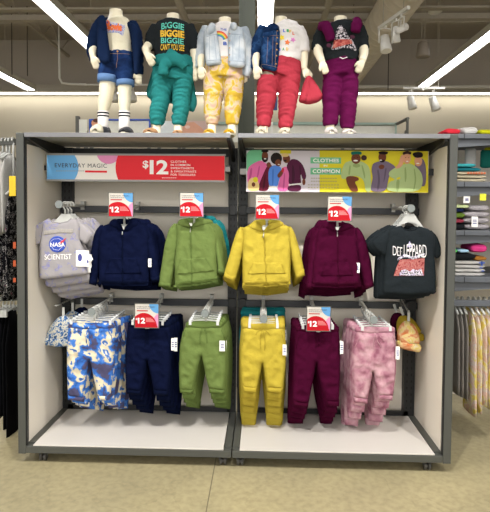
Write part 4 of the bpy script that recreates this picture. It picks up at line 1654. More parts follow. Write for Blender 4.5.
# blue tie dye
F_TDB = tiedye('tie_dye_blue', [(.0, '#3f3d56'), (.42, '#4b4964'), (.445, '#2f5aa3'), (.515, '#4a7cc6'), (.535, '#b9b29c'), (.55, '#cfc4a6'), (.61, '#d6ccb2'), (.63, '#3f70b8'), (.7, '#4a4864')], 11, 6, .25)
YP = .16
t = joggers('tie_dye_joggers', F_TDB, F_TDB,
    [(68.6, 325), (90, 326.4), (114.6, 325), (115.6, 345), (114.4, 370), (111, 392), (110, 397), (97.8, 396.4), (95, 384), (91, 364), (89.2, 359), (87.4, 370), (84.4, 398), (68, 396), (67, 370), (67, 345)],
    (68.6, 114.4, 322.4, 329), [[(67.6, 393.6), (85.2, 396), (84, 402), (68, 399.6)], [(97.2, 393.2), (110.8, 393), (110, 400), (98.4, 401)]],
    [[(89.6, 326), (91, 334), (90, 345)], [(90, 326), (87.6, 334), (88, 342)]], YP,
    'blue and cream tie dyed joggers at the front of their arm', 'blue tie dyed joggers', pockets=[[(72, 330), (69, 342)], [(111, 330), (114, 342)]])
h = clip_hanger(91.5, 312, YP, 72, 112, 320.5, 'clear hanger holding the front tie dyed joggers')
stack(t, '', [(.05, .006, 402.5, 1), (.1, .01, 405, 1), (.15, .018, 407, 1), (.2, .03, 407.6, 1.02), (.26, .04, 408, 1.02)], lambda i: ORD[i] + ' blue tie dyed joggers from the front', 90, 400, h,
      lambda i: 'clear hanger holding the ' + ORD[i] + ' tie dyed joggers')
# navy
t = joggers('plain_joggers', F_NAVY, F_NAVYD,
    [(128, 324), (148, 326), (170.6, 324), (172, 345), (171, 370), (168.6, 392), (153.6, 390), (151, 376), (148, 364), (147, 359), (145.4, 372), (141, 391), (126, 390), (125.4, 370), (125.6, 345)],
    (128, 170.4, 321.4, 328), [[(126, 387.6), (141.6, 389), (140.8, 395), (126.6, 393.6)], [(153, 388), (168.8, 389.6), (168, 396), (154, 394.6)]],
    [[(146, 326), (146.6, 336), (146, 345)], [(148.5, 326), (148.6, 334), (149, 343)]], YP,
    'navy joggers at the front of their arm, behind the small price sign', 'navy joggers', tags=[(171.2, 338.4, 174.4, 350.4)], pockets=[[(131, 330), (128, 344)], [(167, 330), (170, 344)]])
h = clip_hanger(148, 316, YP, 133, 164, 321, 'clear hanger holding the front navy joggers')
stack(t, '', [(.06, .004, 400, 1.02), (.12, .01, 405, 1.03), (.18, .02, 409, 1.04), (.24, .03, 412, 1.06)], lambda i: ORD[i] + ' navy joggers from the front', 148, 394, h,
      lambda i: 'clear hanger holding the ' + ORD[i] + ' navy joggers')
# olive
t = joggers('plain_joggers', F_OLV, F_OLVD,
    [(186.6, 324.4), (204, 326), (222.4, 324.2), (225.6, 334), (226.6, 350), (226.2, 370), (224.6, 390.6), (209, 389), (206, 378), (203, 362), (201.4, 354.4), (199, 364), (195.6, 378), (193, 391), (179.6, 389.6), (179, 366), (180, 345), (182.6, 332)],
    (186, 222.4, 321.4, 328), [[(179.6, 386.6), (194, 388.4), (192.8, 394), (180, 392.6)], [(208.6, 386.6), (225.2, 388.4), (224.2, 394.4), (209.4, 393)]],
    [[(203, 326), (200.4, 334), (200.6, 343)], [(204, 326), (206.6, 333), (207.6, 342)], [(203.4, 326.5), (206, 329.4), (203.8, 326.2)]], YP,
    'olive green joggers at the front of their arm', 'olive joggers', tags=[(219.4, 340.8, 225, 351.2)], pockets=[[(186, 329), (182, 341)], [(221.6, 329), (226, 341)]])
h = clip_hanger(205, 313.5, YP, 190, 218.6, 321, 'clear hanger holding the front olive joggers')
stack(t, '', [(.06, .006, 399.5, 1.0), (.12, .01, 403.6, 1.02), (.18, .014, 407.4, 1.02), (.24, .018, 408, 1.04)], lambda i: ORD[i] + ' olive joggers from the front', 203, 393.6, h,
      lambda i: 'clear hanger holding the ' + ORD[i] + ' olive joggers')
# yellow
t = joggers('plain_joggers', F_YEL, F_YELD,
    [(243, 325.4), (262, 327.4), (284.4, 325.4), (286, 345), (285.6, 366), (282.8, 389), (267, 388), (264.6, 374), (262.4, 361), (260, 374), (256.8, 389), (242, 387), (240.4, 366), (240.6, 345)],
    (242.4, 284.8, 322.6, 329.4), [[(242, 384.6), (257.6, 386.6), (256.4, 393.4), (243, 391.6)], [(266.4, 385.6), (283.4, 386.6), (281.6, 393.4), (267, 392)]],
    [[(262.6, 328), (257, 331), (256, 334)], [(263, 328), (268, 331), (270, 334)], [(263, 328), (265, 338), (264.6, 349)], [(262, 328), (260.4, 338), (260.6, 347)]], YP,
    'bright yellow joggers at the front of their arm', 'yellow joggers', tags=[(282.6, 344.6, 286.6, 355.2)], pockets=[[(246, 330), (242, 345)], [(281, 330), (285, 345)]])
h = clip_hanger(263.5, 319, YP, 249, 278, 324, 'clear hanger holding the front yellow joggers')
stack(t, '', [(.05, -.002, 399, 1.02), (.1, -.004, 407, 1.05), (.15, -.004, 414, 1.08), (.2, -.002, 427.5, 1.1)], lambda i: ORD[i] + ' yellow joggers from the front', 262, 393, h,
      lambda i: 'clear hanger holding the ' + ORD[i] + ' yellow joggers')
for k, dy in enumerate((.26, .31)):
    c = copy_tree(t)
    c.location = t.location + Vector((-.004 + .004 * k, dy, .028 + .008 * k))
    c.scale = (1.12, 1, 1.02)
    c['label'] = ['teal joggers peeking out behind the yellow joggers', 'last teal joggers at the back of the yellow stack'][k]
    c['group'] = 'teal joggers'
    for ch in c.children:
        ch.data = ch.data.copy()
        for i, m in enumerate(ch.data.materials):
            if m in (F_YEL, F_YELD):
                ch.data.materials[i] = F_TEAL
# maroon
t = joggers('plain_joggers', F_MAR, F_MARD,
    [(296.4, 328), (317, 329.6), (338.6, 328), (340, 345), (340, 370), (339, 402), (326, 401.4), (321, 386), (317.4, 368), (316.6, 361), (315, 370), (308.4, 404), (292.4, 401.6), (293, 370), (294.4, 345)],
    (296, 338.8, 325.4, 332), [[(292.4, 399), (309, 401.6), (307.8, 408), (292.6, 405.6)], [(325.4, 399), (339.4, 399.6), (339, 406.6), (327, 406)]],
    [[(316.4, 330), (315.4, 338), (315.6, 346)], [(318, 330), (318.6, 337), (318, 345)]], YP,
    'dark maroon joggers at the front of their arm, behind the small price sign', 'maroon joggers', tags=[(340.2, 341.4, 343.4, 353.8)], pockets=[[(299, 334), (296, 347)], [(336, 334), (339, 347)]])
h = clip_hanger(318, 320, YP, 302, 332.6, 325, 'clear hanger holding the front maroon joggers')
stack(t, '', [(.06, -.003, 413, 1.0), (.12, -.008, 417.5, 1.02), (.18, -.012, 422, 1.03), (.24, -.012, 425.6, 1.04)], lambda i: ORD[i] + ' maroon joggers from the front', 317, 406.6, h,
      lambda i: 'clear hanger holding the ' + ORD[i] + ' maroon joggers')
# pink
F_PNK = tiedye('tie_dye_pink', [(.36, '#8a5767'), (.46, '#a27481'), (.54, '#ae858e'), (.62, '#ba949b')], 15, 7, .3)
t = joggers('tie_dye_joggers', F_PNK, F_PNK,
    [(355.6, 329.4), (375, 331), (394.4, 329), (396.4, 350), (396, 372), (393, 396.4), (378, 395.6), (375.6, 384), (373, 370), (370.6, 384), (367.6, 399.4), (353.4, 398), (351.6, 372), (352, 350)],
    (355.4, 394.6, 326.4, 333), [[(353, 395.6), (368.2, 397.4), (367.4, 403.8), (354, 402.4)], [(377.2, 393), (393.4, 394), (392.4, 400.6), (378.4, 399.6)]],
    [[(374, 331), (376.4, 340), (380, 346)], [(376, 331), (381, 338), (383, 341)], [(374, 331), (372.6, 339), (373, 345)]], YP,
    'dusty pink tie dyed joggers at the front of their arm', 'pink tie dyed joggers', tags=[(395.6, 346.6, 399.8, 359.4)], pockets=[[(359, 335), (354, 347)], [(391.4, 335), (395.6, 347)]])
h = clip_hanger(373.8, 320, YP, 361, 390, 326.6, 'clear hanger holding the front pink joggers')
stack(t, '', [(.06, -.006, 409, 1.0), (.12, -.012, 416, 1.02), (.18, -.018, 423, 1.04), (.24, -.026, 428, 1.06)], lambda i: ORD[i] + ' pink tie dyed joggers from the front', 374, 401, h,
      lambda i: 'clear hanger holding the ' + ORD[i] + ' pink joggers')


# ------------------------------------------------------------------ beanies on peg hooks
def peg(u0, v0, u1, v1, Y0, label):
    a = at(u0, v0, Y0)
    b = at(u1, v1, .51)
    t = thing('peg_hook', label, 'hook', b)
    MB().tube([(b.x, .505, b.z), (a.x, Y0 + .02, a.z), (a.x, Y0, a.z + .006)], .0045, 8).build('wire', M_ARM, t, True)
    MB().box(b.x - .012, b.x + .012, .502, .512, b.z - .04, b.z + .015).build('plate', M_GREY, t)
    return t


def beanie(dome, cuff, Y, mat, label, group, loop):
    xs = [q[0] for q in dome]
    t = thing('knit_beanie', label, 'beanie', at(loop[0], loop[1], Y), group)
    puff('crown', dome, Y, mat, t, t=.03, r=.035, fold=.004, fx=30, fz=12)
    puff('brim', cuff, Y - .008, mat, t, t=.03, r=.014, fold=.002, fx=60, fz=4)
    u, v = loop
    p = at(u, v, Y)
    MB().box(p.x - .008, p.x + .008, Y - .004, Y - .002, p.z - .045, p.z + .012).build('hang_strap', M_PLASTIC, t, label='clear plastic hang strap')
    return t


F_FLOR = tiedye('floral_blue', [(.36, '#36507a'), (.43, '#5a82b0'), (.47, '#bdb9a8'), (.55, '#c8c4b4'), (.6, '#46709f'), (.7, '#38465e')], 42, 2, .6)
YH = .30
peg(55.5, 306.4, 73, 298, .25, 'thin metal peg hook holding the blue floral beanie')
t = beanie([(46, 340), (46.6, 334), (51, 324.4), (58, 317), (64.6, 315), (70.4, 318), (74, 328), (74.6, 340), (60, 342)],
           [(45.2, 336.2), (60, 336.8), (75, 336), (75, 346), (60, 347), (45.2, 345.8)], YH, F_FLOR, 'cream and blue floral knit beanie at the front of its hook', 'blue floral beanies', (63.5, 309))
c = copy_tree(t)
c.location = t.location + Vector((.03, .08, .015))
c['label'] = 'second blue floral beanie tucked behind the first'
c = copy_tree(t)
c.location = t.location + Vector((.07, .14, .03))
c['label'] = 'dark navy beanie behind the blue floral beanies'
del c['group']
for ch in c.children:
    ch.data = ch.data.copy()
    for i, m in enumerate(ch.data.materials):
        if m == F_FLOR:
            ch.data.materials[i] = F_NAVY
F_SHER = tiedye('tie_dye_sherbet', [(.36, '#b5683c'), (.45, '#c48a62'), (.52, '#cdb988'), (.6, '#c9b25c'), (.7, '#d0c7b4')], 16, 3, .8)
F_MUST = fabric('knit_mustard', '#a08a2c')
peg(409, 312, 401.5, 300, .25, 'thin metal peg hook holding the orange tie dyed beanie')
t = beanie([(397, 342), (396.6, 334), (399, 326.4), (403.4, 321.4), (408, 320.6), (414.6, 325), (418.6, 333), (420.6, 344), (408, 346)],
           [(396.2, 339.8), (408, 341.4), (421.4, 344.6), (420.4, 353), (408, 350.4), (396.4, 347.4)], YH, F_SHER, 'orange and yellow tie dyed beanie at the front of its hook', None, (408.6, 314))
c = copy_tree(t)
c.location = t.location + Vector((-.03, .07, .02))
c['label'] = 'mustard knit beanie tilted behind the orange tie dyed one'
c2 = copy_tree(t)
c2.location = t.location + Vector((-.055, .13, .025))
c2['label'] = 'maroon knit beanie at the back behind the mustard one'
for c_, m_ in ((c, F_MUST), (c2, F_MAR)):
    c_.rotation_euler = (0, -.35, 0)
    for ch in c_.children:
        ch.data = ch.data.copy()
        for i, m in enumerate(ch.data.materials):
            if m == F_SHER:
                ch.data.materials[i] = m_

# ================================================================== the five toddler mannequins on the rack top
M_SKIN = plain('mannequin_cream', '#e3dac0', .38, var=.015, nscale=5)
YM = .15
F_CREAM = fabric('jersey_cream', '#ddd6be', .05)
F_WHITE = fabric('jersey_white', '#dad6d3', .05)
F_DENIM = tiedye('denim_dark', [(.3, '#141f3a'), (.5, '#1a2d54'), (.65, '#253e6b')], 16, 4, .4)
F_DENIMJ = tiedye('denim_mid', [(.3, '#12213d'), (.48, '#1a3257'), (.6, '#2c4b74'), (.72, '#172d50')], 18, 4, .5)
F_DENIML = tiedye('denim_light', [(.3, '#95a0ac'), (.5, '#aeb7bf'), (.65, '#c3c8cb')], 18, 4, .5)
F_DCUFF = fabric('denim_pale', '#5f7da6')
F_JNAVY = fabric('fleece_bright_navy', '#15233f', .14)
F_RED = fabric('fleece_red', '#9c3440', .07)
F_MAR2 = fabric('fleece_berry', '#52103a', .1)
F_TEALJ = fabric('fleece_sea', '#256f6d', .08)
F_CHAR = fabric('jersey_slate', '#232729', .1)
F_TDY = tiedye('tie_dye_yellow', [(.3, '#b08f34'), (.44, '#bda138'), (.52, '#bfae90'), (.6, '#bc9c90'), (.7, '#bfa74a')], 15, 3, 1.2)
M_BLACKB = plain('black_band', '#1b1c22', .7)
M_STITCH = plain('orange_stitch', '#8d6e50', .6)
M_BRASS = plain('brass_button', '#b98a4a', .35, .7)
M_SOLE = plain('sole_cream', '#c6bfa9', .6)
M_TAN = plain('sandal_tan', '#a9805a', .6)
M_SHOEB = plain('shoe_black', '#22232a', .6)
M_SHOEW = plain('shoe_white', '#c9c2bc', .5)
M_SHOEY = plain('shoe_yellow', '#c39716', .5)


def hand(parts, w, d, side, dy=0, curl=.02):
    L = math.hypot(*d)
    S = 1.22
    d = (d[0] / L, d[1] / L)
    n = (-d[1], d[0])
    q = lambda a, b: (w[0] + S * (d[0] * a + n[0] * b), w[1] + S * (d[1] * a + n[1] * b))
    parts.append(loft([q(-1, 0) + (2.2, dy, .9), q(1.5, 0) + (3.2, dy, .7), q(4, 0) + (3.9, dy + .002, .55), q(5.8, 0) + (3.4, dy + .004, .5)], YM, 14))
    for i, (b, ln) in enumerate(((-2.3, 3.6), (-.8, 4.6), (.75, 4.7), (2.2, 4.0))):
        parts.append(loft([q(4.8, b * .85) + (1.0, dy + .004, 1), q(5.4 + ln * .4, b * 1.02) + (.86, dy + .004, 1),
                           q(5.4 + ln * .75, b * 1.04) + (.78, dy + curl * .5, 1), q(5.4 + ln * .92, b * 1.02) + (.6, dy + curl, 1)], YM, 8))
    parts.append(loft([q(.8, side * 1.6) + (1.2, dy - .004, 1), q(3, side * 3.3) + (1.1, dy - .008, 1), q(5.2, side * 4.1) + (.95, dy - .008, 1), q(6.8, side * 4.0) + (.65, dy - .006, 1)], YM, 8))


def shoe(name, u, w, mat, parent, ytoe=.055, yheel=.2, h=.05, sole=M_SOLE, label=None, open_=None):
    x = at(u, 131, .13).x
    w = w / ppm(.1)
    V, Fc = [], []
    prof = [(0, .35, .35), (.08, .75, .55), (.25, 1, .72), (.5, .95, .95), (.75, .85, 1), (.95, .8, .95), (1, .6, .7)]
    seg = 12
    for f, a, b in prof:
        y = ytoe + (yheel - ytoe) * f
        for k in range(seg):
            t = PI * k / (seg - 1)
            V.append((x + w * a * math.cos(t), y, HT + .012 + h * b * math.sin(t) ** .8))
    n = len(prof)
    for i in range(n - 1):
        for k in range(seg - 1):
            Fc.append((i * seg + k, i * seg + k + 1, (i + 1) * seg + k + 1, (i + 1) * seg + k))
        Fc.append((i * seg + seg - 1, i * seg, (i + 1) * seg, (i + 1) * seg + seg - 1))
    Fc.append(tuple(range(seg)))
    Fc.append(tuple((n - 1) * seg + seg - 1 - k for k in range(seg)))
    o = obj(name, V, Fc, mat, parent, True, label=label)
    m = MB()
    P = []
    for k in range(24):
        t = 2 * PI * k / 24
        yy = (ytoe + yheel) / 2 + (yheel - ytoe) / 2 * 1.05 * math.cos(t)
        P.append((x + w * 1.04 * math.sin(t), yy))
    vs = [(a, b, HT + .0005) for a, b in P] + [(a, b, HT + .013) for a, b in P]
    m.add(vs, [tuple(range(24)), tuple(range(47, 23, -1))] + [((i + 1) % 24, i, i + 24, (i + 1) % 24 + 24) for i in range(24)])
    m.build('sole', sole, o)
    return o


def mannequin(label, neck, torso, arms, legs):
    """neck (u, vtop, hw); torso rings; arms: (rings, hand dir, thumb side); legs: rings"""
    c = at(torso[-1][0], 137, YM)
    t = thing('child_mannequin', label, 'mannequin', (c.x, YM, HT), 'headless toddler mannequins')
    P = []
    u, v, hw = neck
    P.append(loft([(u, v, hw, 0, .95), (u, v + 4, hw, 0, .95), (u, v + 8, hw * 1.15, 0, .9), (u, v + 13, hw * 1.6, 0, .7)], YM, 20))
    P.append(loft(torso, YM, 24, .62))
    for rings, hd, side in arms:
        P.append(loft(rings, YM, 14, 1))
        e = rings[-1]
        hand(P, (e[0], e[1]), hd, side, e[3] if len(e) > 3 else 0)
    for rings in legs:
        P.append(loft(rings, YM, 16, .95))
    fuse('figure', P, M_SKIN, t, .0042, 2, label='cream headless toddler figure')
    return t


def worn(name, lofts, mat, t, vox=.006, fold=.004, fx=14, fz=30, seed=None, label=None, sm=2):
    return fuse(name, [loft(*q) if isinstance(q, tuple) else loft(q, YM, 20, None) for q in lofts], mat, t, vox, sm, fold, fx, fz, random.random() * 50 if seed is None else seed, label)


def band(name, a, b, mat, t, dr=1.04, label=None):
    V, Fc = loft([a, b], YM, 28, dr)
    return obj(name, V, Fc, mat, t, True, label=label)


# ---- first: navy hoodie, printed cream tee, denim shorts
t = mannequin('toddler mannequin in denim shorts and navy hoodie, leftmost on the rack top', (116, 10, 6.4),
    [(117, 22, 9), (117.5, 30, 12.4), (118, 44, 11.2), (118.5, 56, 12), (118.5, 66, 11.5), (118.5, 71, 6)],
    [([(104, 25, 5), (95, 42, 4.4), (93.5, 52, 3.9, -.02), (95.5, 59, 3, -.045)], (.3, 1), -1), ([(131, 26, 5), (137, 45, 4.2), (138.4, 62, 3.5), (138.6, 72, 2.8)], (-.05, 1), 1)],
    [[(110, 68, 7.4), (107.5, 84, 8), (106, 96, 7.2), (104.2, 104, 6.6), (103.2, 112, 5), (103, 124, 4.4), (103, 135, 4.6)],
     [(125, 68, 7.2), (124.8, 84, 7.3), (124.6, 96, 6.4), (124.4, 104, 6.2), (124.2, 112, 4.8), (124, 124, 4.3), (124, 135, 4.6)]])
tee = worn('tee', [[(116.5, 18.5, 7), (117, 21, 11), (117.5, 24, 13.6), (118, 34, 14), (118.4, 44, 13), (119, 54, 13.2)]], F_CREAM, t, fold=.0025, label='cream tee with orange and blue print')
for q in [[(106, 22.6), (111, 22.4), (113, 25), (126.6, 28), (126.8, 31), (125, 38.6), (121, 36), (106.4, 35)]]:
    patch('print_checks', q, YM, tiedye('check_blue', [(.3, '#8b96cf'), (.5, '#dcd7cf'), (.62, '#9aa4d6')], 150, 1, 0, True), t, tee, .0015, .006)
M_ORG = plain('print_orange', '#e86d2c', .6)
letter('lettering', 'B', (106.6, 22.6, 113, 33.6), YM, M_ORG, t, tee, .003, .09, .6)
letter('lettering', 'owie', (112.8, 26, 124.4, 33.6), YM, M_ORG, t, tee, .003, .07, .8)
for (u, v) in ((109.8, 25.2), (108.6, 29.6), (113.4, 28)):
    patch('print_dot', ell(u, v, .8, 1, n=10), YM, plain('print_purple', '#5a3f9c', .6), t, tee, .0045, .004)
sh = worn('shorts', [[(119, 51.5, 13), (119, 58, 13.8), (118.6, 67, 14)], [(110.5, 62, 10.6), (108.6, 70, 10), (107.6, 78, 9.4)], [(125, 62, 9.6), (125.2, 72, 9), (125.5, 82, 8.2)], [(118, 62, 9), (117.4, 71, 7), (117, 75, 3)]], F_DENIM, t, fold=.0025, label='dark blue denim shorts')
band('shorts_cuff', (107.8, 75.6, 9.9), (107.4, 82.6, 10), F_DCUFF, t, label='pale turned up cuff')
band('shorts_cuff', (125.4, 80.6, 8.8), (125.6, 86, 8.9), F_DCUFF, t, label='pale turned up cuff')
strip('fly_seam', [(120, 54), (120, 62), (118.5, 70)], .0012, YM, M_STITCH, t, sh, .001)
strip('waistband_seam', [(107.5, 55.6), (119, 56.4), (131, 55.6)], .0012, YM, M_STITCH, t, sh, .001)
patch('button', ell(120, 54, .9, .9, n=12), YM, M_BRASS, t, sh, .004, .004, label='brass button')
strip('pocket_seam', [(109, 56.5), (111.5, 61), (107.5, 63)], .0012, YM, M_STITCH, t, sh, .001)
hd = worn('hoodie', [[(104, 21, 6.4), (98.5, 30, 6.9), (93.4, 42, 6), (92.6, 52, 5.6), (95, 60, 5)], [(131, 23.5, 5.8), (136, 34, 6), (137.8, 48, 5.4), (138.2, 62, 5), (138.8, 74, 4.2)]],
          F_JNAVY, t, fold=.005, fz=36, label='navy hoodie draped open over the shoulders')
puff('hoodie_front', [(98, 16.5), (104, 15), (106, 21), (107.4, 32), (109, 45), (110.6, 57), (110, 63), (104, 64.4), (98, 59), (97, 42), (97.5, 28)], YM - .078, F_JNAVY, t, t=.014, r=.02, fold=.005, fx=30, fz=10)
puff('hoodie_front', [(129.6, 22), (134, 23.4), (139.4, 30), (140, 46), (139.6, 62), (138, 75), (133.8, 74), (133, 55), (132, 40), (130.6, 30)], YM - .066, F_JNAVY, t, t=.014, r=.02, fold=.005, fx=30, fz=10)
puff('hoodie_back', [(100, 18), (116, 16), (134, 22), (138, 45), (138.6, 66), (118, 66), (98, 60), (96, 40)], YM + .085, F_JNAVY, t, t=.02, r=.04, fold=.005)
puff('hood', [(97.6, 22), (98.4, 15.6), (104, 14.8), (106, 20), (106.6, 30), (103, 33), (100, 28)], YM - .088, F_JNAVY, t, t=.012, r=.014, fold=.004)
for u, vv in ((103, 0), (124.2, 0)):
    band('sock', (u + .2, 111.4, 5.4), (u, 136, 5.2), F_WHITE, t, .95, label='white ankle sock')
    band('sock_band', (u + .2, 112.6, 5.7), (u + .2, 114, 5.7), M_BLACKB, t, .97, label='black sock stripe')
    band('sock_band', (u + .1, 115.6, 5.6), (u + .1, 117, 5.6), M_BLACKB, t, .97, label='black sock stripe')
shoe('shoe', 99.5, 6.6, M_SOLE, t, .045, .13, .056, label='cream toed slip on shoe')
shoe('shoe', 103, 6, M_SHOEB, t, .09, .21, .06, label='black slip on shoe back')
shoe('shoe', 126.6, 6.4, M_SHOEB, t, .05, .2, .046, label='black slip on shoe')

# ---- second: charcoal tee, teal joggers, sweatshirt tied round the waist
t = mannequin('toddler mannequin in teal joggers and charcoal lettered tee, second from left on the rack top', (173, 14.5, 6.2),
    [(173, 25, 10), (172.6, 33, 15), (172, 48, 14), (173, 60, 15), (173, 70, 14), (173, 76, 7)],
    [([(156, 29, 5.6), (150, 44, 5), (148.4, 52, 4.4, -.06), (151.4, 59.5, 3.3, -.11)], (.5, 1), -1), ([(190, 30, 5.4), (194, 48, 4.8), (195, 60, 4), (195, 69, 3)], (-.06, 1), 1)],
    [[(163, 74, 7), (161, 96, 8), (157.4, 112, 5.6), (156.8, 125, 4.2), (156, 135, 4.4)], [(182, 74, 7), (180.6, 96, 7.6), (178.6, 112, 5.4), (178, 125, 4.2), (178, 135, 4.4)]])
tee = worn('tee', [[(173, 20.4, 8), (173, 23.4, 15.6), (172.6, 30, 18.6), (172, 44, 17.8), (172.6, 60, 18.2)], ([(158, 27, 7), (153, 37, 7.2), (150.6, 49, 7)], YM, 16, .95), ([(187, 27, 7), (192.4, 38, 6.6), (193.8, 50, 6)], YM, 16, .95)],
           F_CHAR, t, fold=.004, label='charcoal tee with teal and yellow lettering')
M_LTEAL, M_LYEL = plain('print_aqua', '#58c2b0', .6), plain('print_gold', '#e9bb2c', .6)
letter('lettering', 'BIGGIE', (163.4, 27, 185.4, 33.4), YM, M_LTEAL, t, tee, .002, .02, .6, 1, lambda a, q: -1.2 * math.sin(a * PI))
letter('lettering', 'BIGGIE', (162.4, 33.8, 185.6, 40.6), YM, M_LYEL, t, tee, .002, .04, .6)
letter('lettering', 'BIGGIE', (163, 41.2, 185, 46.8), YM, M_LTEAL, t, tee, .002, .02, .6)
letter('lettering', "CAN'T YOU SEE", (162.6, 47.4, 185.6, 53.6), YM, M_LYEL, t, tee, .002, .01, .4, 1.0)
worn('joggers', [[(173, 60, 18.6), (173, 70, 19.6), (172.6, 80, 18.6)], [(163, 78, 9.8), (161.4, 92, 8.8), (158.6, 108, 7.8), (157.4, 118, 7), (157, 124.5, 5.4)], [(182.8, 78, 9.4), (182, 92, 8.4), (181, 108, 7.4), (179.2, 118, 6.8), (178.6, 124, 5.6)], [(173, 72, 11), (172.8, 82, 7), (172.6, 87, 3)]],
     F_TEALJ, t, fold=.011, fx=9, fz=46, label='teal joggers bunched at the ankles', sm=1)
tied = worn('tied_sweatshirt', [([(173, 58, 19.6), (173, 63, 20.4), (173, 68, 19.8)], YM, 24, .78), ([(174, 62, 6, -.07), (169, 68, 5.6, -.1), (166.6, 74, 5, -.1), (166.4, 79, 4.6, -.095)], YM, 14, .7),
            ([(171, 57, 5, -.075), (176, 62, 5.4, -.1), (182, 66, 5, -.095), (187, 71, 4, -.08)], YM, 14, .7), ([(172, 66, 5.4, -.08), (176, 62, 5.6, -.09)], YM, 14, .8)],
            F_TEALJ, t, fold=.006, fx=20, fz=30, label='teal sweatshirt knotted round the waist', sm=1)
puff('sweatshirt_back', [(154, 64), (150, 78), (146, 92), (147.6, 98), (154, 100), (166, 101), (171, 104), (178, 104), (186, 102), (189, 111), (194, 112.4), (197.4, 103), (195, 88), (191, 66), (173, 62)], YM + .085, F_TEALJ, t, t=.02, r=.03, fold=.007, fx=26, fz=8)
shoe('sandal', 151.5, 7.2, M_TAN, t, .045, .2, .04, label='tan sandal')
shoe('sandal', 178, 5.6, M_TAN, t, .09, .2, .034, label='tan sandal')

# ---- third: pale denim jacket, rainbow tee, yellow tie dyed joggers
t = mannequin('toddler mannequin in pale denim jacket and yellow tie dyed joggers, left of the column', (225, 18, 6),
    [(225, 29, 10), (225, 38, 15), (224.6, 52, 14), (224, 64, 14), (224, 70, 13), (224, 75, 6)],
    [([(208, 32, 5.4), (202, 48, 4.6), (201, 60, 3.8, -.02), (201, 68.4, 2.9, -.03)], (.12, 1), -1), ([(241, 32, 5.4), (246, 48, 4.6), (246.4, 60, 3.8), (245, 70, 2.9)], (-.1, 1), 1)],
    [[(214.6, 74, 7), (213.6, 96, 7.8), (212.4, 112, 5.4), (212, 124, 4.2), (211.6, 135, 4.3)], [(233.4, 74, 7), (233, 96, 7.6), (232.4, 112, 5.2), (232, 124, 4.2), (231.6, 135, 4.3)]])
tee = worn('tee', [[(225, 24, 7.6), (225, 28, 13), (224.6, 36, 16.4), (224.2, 50, 15.6), (224, 65, 16)]], F_WHITE, t, fold=.005, label='white tee with a small rainbow')
RBC = ['#d9453a', '#e88a35', '#ecd04a', '#5fb26b', '#4a86cf']
for k, h in enumerate(RBC):
    P = []
    r0, r1 = 11 - k * 1.05, 11 - (k + 1) * 1.05
    for i in range(11):
        a = math.radians(105 - 85 * i / 10)
        P.append((219 + r0 * math.cos(a) * .95, 45.4 - r0 * math.sin(a)))
    for i in range(10, -1, -1):
        a = math.radians(105 - 85 * i / 10)
        P.append((219 + r1 * math.cos(a) * .95, 45.4 - r1 * math.sin(a)))
    patch('rainbow_stripe', P, YM, plain('rainbow_%d' % k, h, .6), t, tee, .002, .005, label=['red', 'orange', 'yellow', 'green', 'blue'][k] + ' rainbow stripe')
M_TXB = plain('print_blue', '#3556a8', .6)
letter('lettering', 'THE', (221, 31.6, 227.4, 34), YM, M_TXB, t, tee, .003, .02, .6)
letter('lettering', 'B', (224, 45.2, 227.6, 48.6), YM, M_TXB, t, tee, .003, .05)
worn('joggers', [[(224, 60, 17), (224, 68, 19), (224, 78, 19.2)], [(214.4, 77, 10), (213.4, 92, 9.4), (212.6, 108, 8), (212.2, 118, 6.6), (212, 124, 5.4)], [(233.6, 77, 10), (233.2, 92, 9), (232.8, 108, 7.8), (232.2, 118, 6.4), (232, 124, 5.4)], [(224, 70, 11), (223.6, 80, 7), (223.4, 85, 3)]],
     F_TDY, t, fold=.008, fx=10, fz=36, label='yellow and pink tie dyed joggers')
strip('drawstring', [(225.6, 61), (225.4, 66), (224.6, 72)], .003, YM, F_TDY, t, [o for o in t.children if o.name.startswith('joggers')], .003)
jk = worn('jacket', [([(209, 29, 7), (204, 40, 6.8), (200.8, 54, 6), (200.4, 68, 5.2)], YM, 16, 1), ([(241, 30, 7), (245.4, 42, 6.6), (246.6, 56, 6), (246, 72, 5.4), (244.6, 76, 5)], YM, 16, 1)], F_DENIML, t, fold=.005, fz=32, label='pale washed denim jacket sleeves')
pl = puff('jacket_front', [(205, 28), (211, 23), (216, 28), (218.6, 40), (220.6, 56), (222, 64), (214, 65.4), (206, 66), (204.6, 50), (204, 36)], YM - .082, F_DENIML, t, t=.014, r=.02, fold=.003, bend=2)
pr = puff('jacket_front', [(229, 26), (235, 24), (243, 30), (246, 45), (245.6, 67), (237, 68), (227.8, 66), (228, 50), (227.4, 36)], YM - .082, F_DENIML, t, t=.014, r=.02, fold=.003, bend=2)
puff('jacket_back', [(206, 26), (225, 22), (243, 28), (246, 45), (246, 68), (225, 68), (205, 66), (204, 42)], YM + .085, F_DENIML, t, t=.02, r=.04, fold=.005)
puff('collar', [(206.6, 27.6), (211, 22), (216, 24.6), (215, 32), (207.6, 36)], YM - .098, F_DENIML, t, t=.01, r=.012, fold=.002)
puff('collar', [(230, 23.4), (235, 21.6), (238.4, 27), (235, 31), (230.6, 30)], YM - .098, F_DENIML, t, t=.01, r=.012, fold=.002)
M_DSEAM = plain('denim_seam', '#8e9aa8', .8)
for P, on in (([(206, 61.4), (221, 60.6)], pl), ([(228, 61.4), (245, 62.4)], pr), ([(207, 37.4), (217.4, 35)], pl), ([(229, 34.6), (243, 36)], pr), ([(209.6, 38), (210, 60)], pl), ([(239.6, 37), (239, 61)], pr), ([(214.6, 37), (216.6, 60)], pl), ([(233, 37), (233, 61)], pr)):
    strip('jacket_seam', P, .0016, YM - .08, M_DSEAM, t, on, .001)
for v in (34, 41, 48, 55, 62):
    patch('button', ell(229.6, v, .7, .7, n=10), YM - .09, M_BRASS, t, pr, .003, .004)
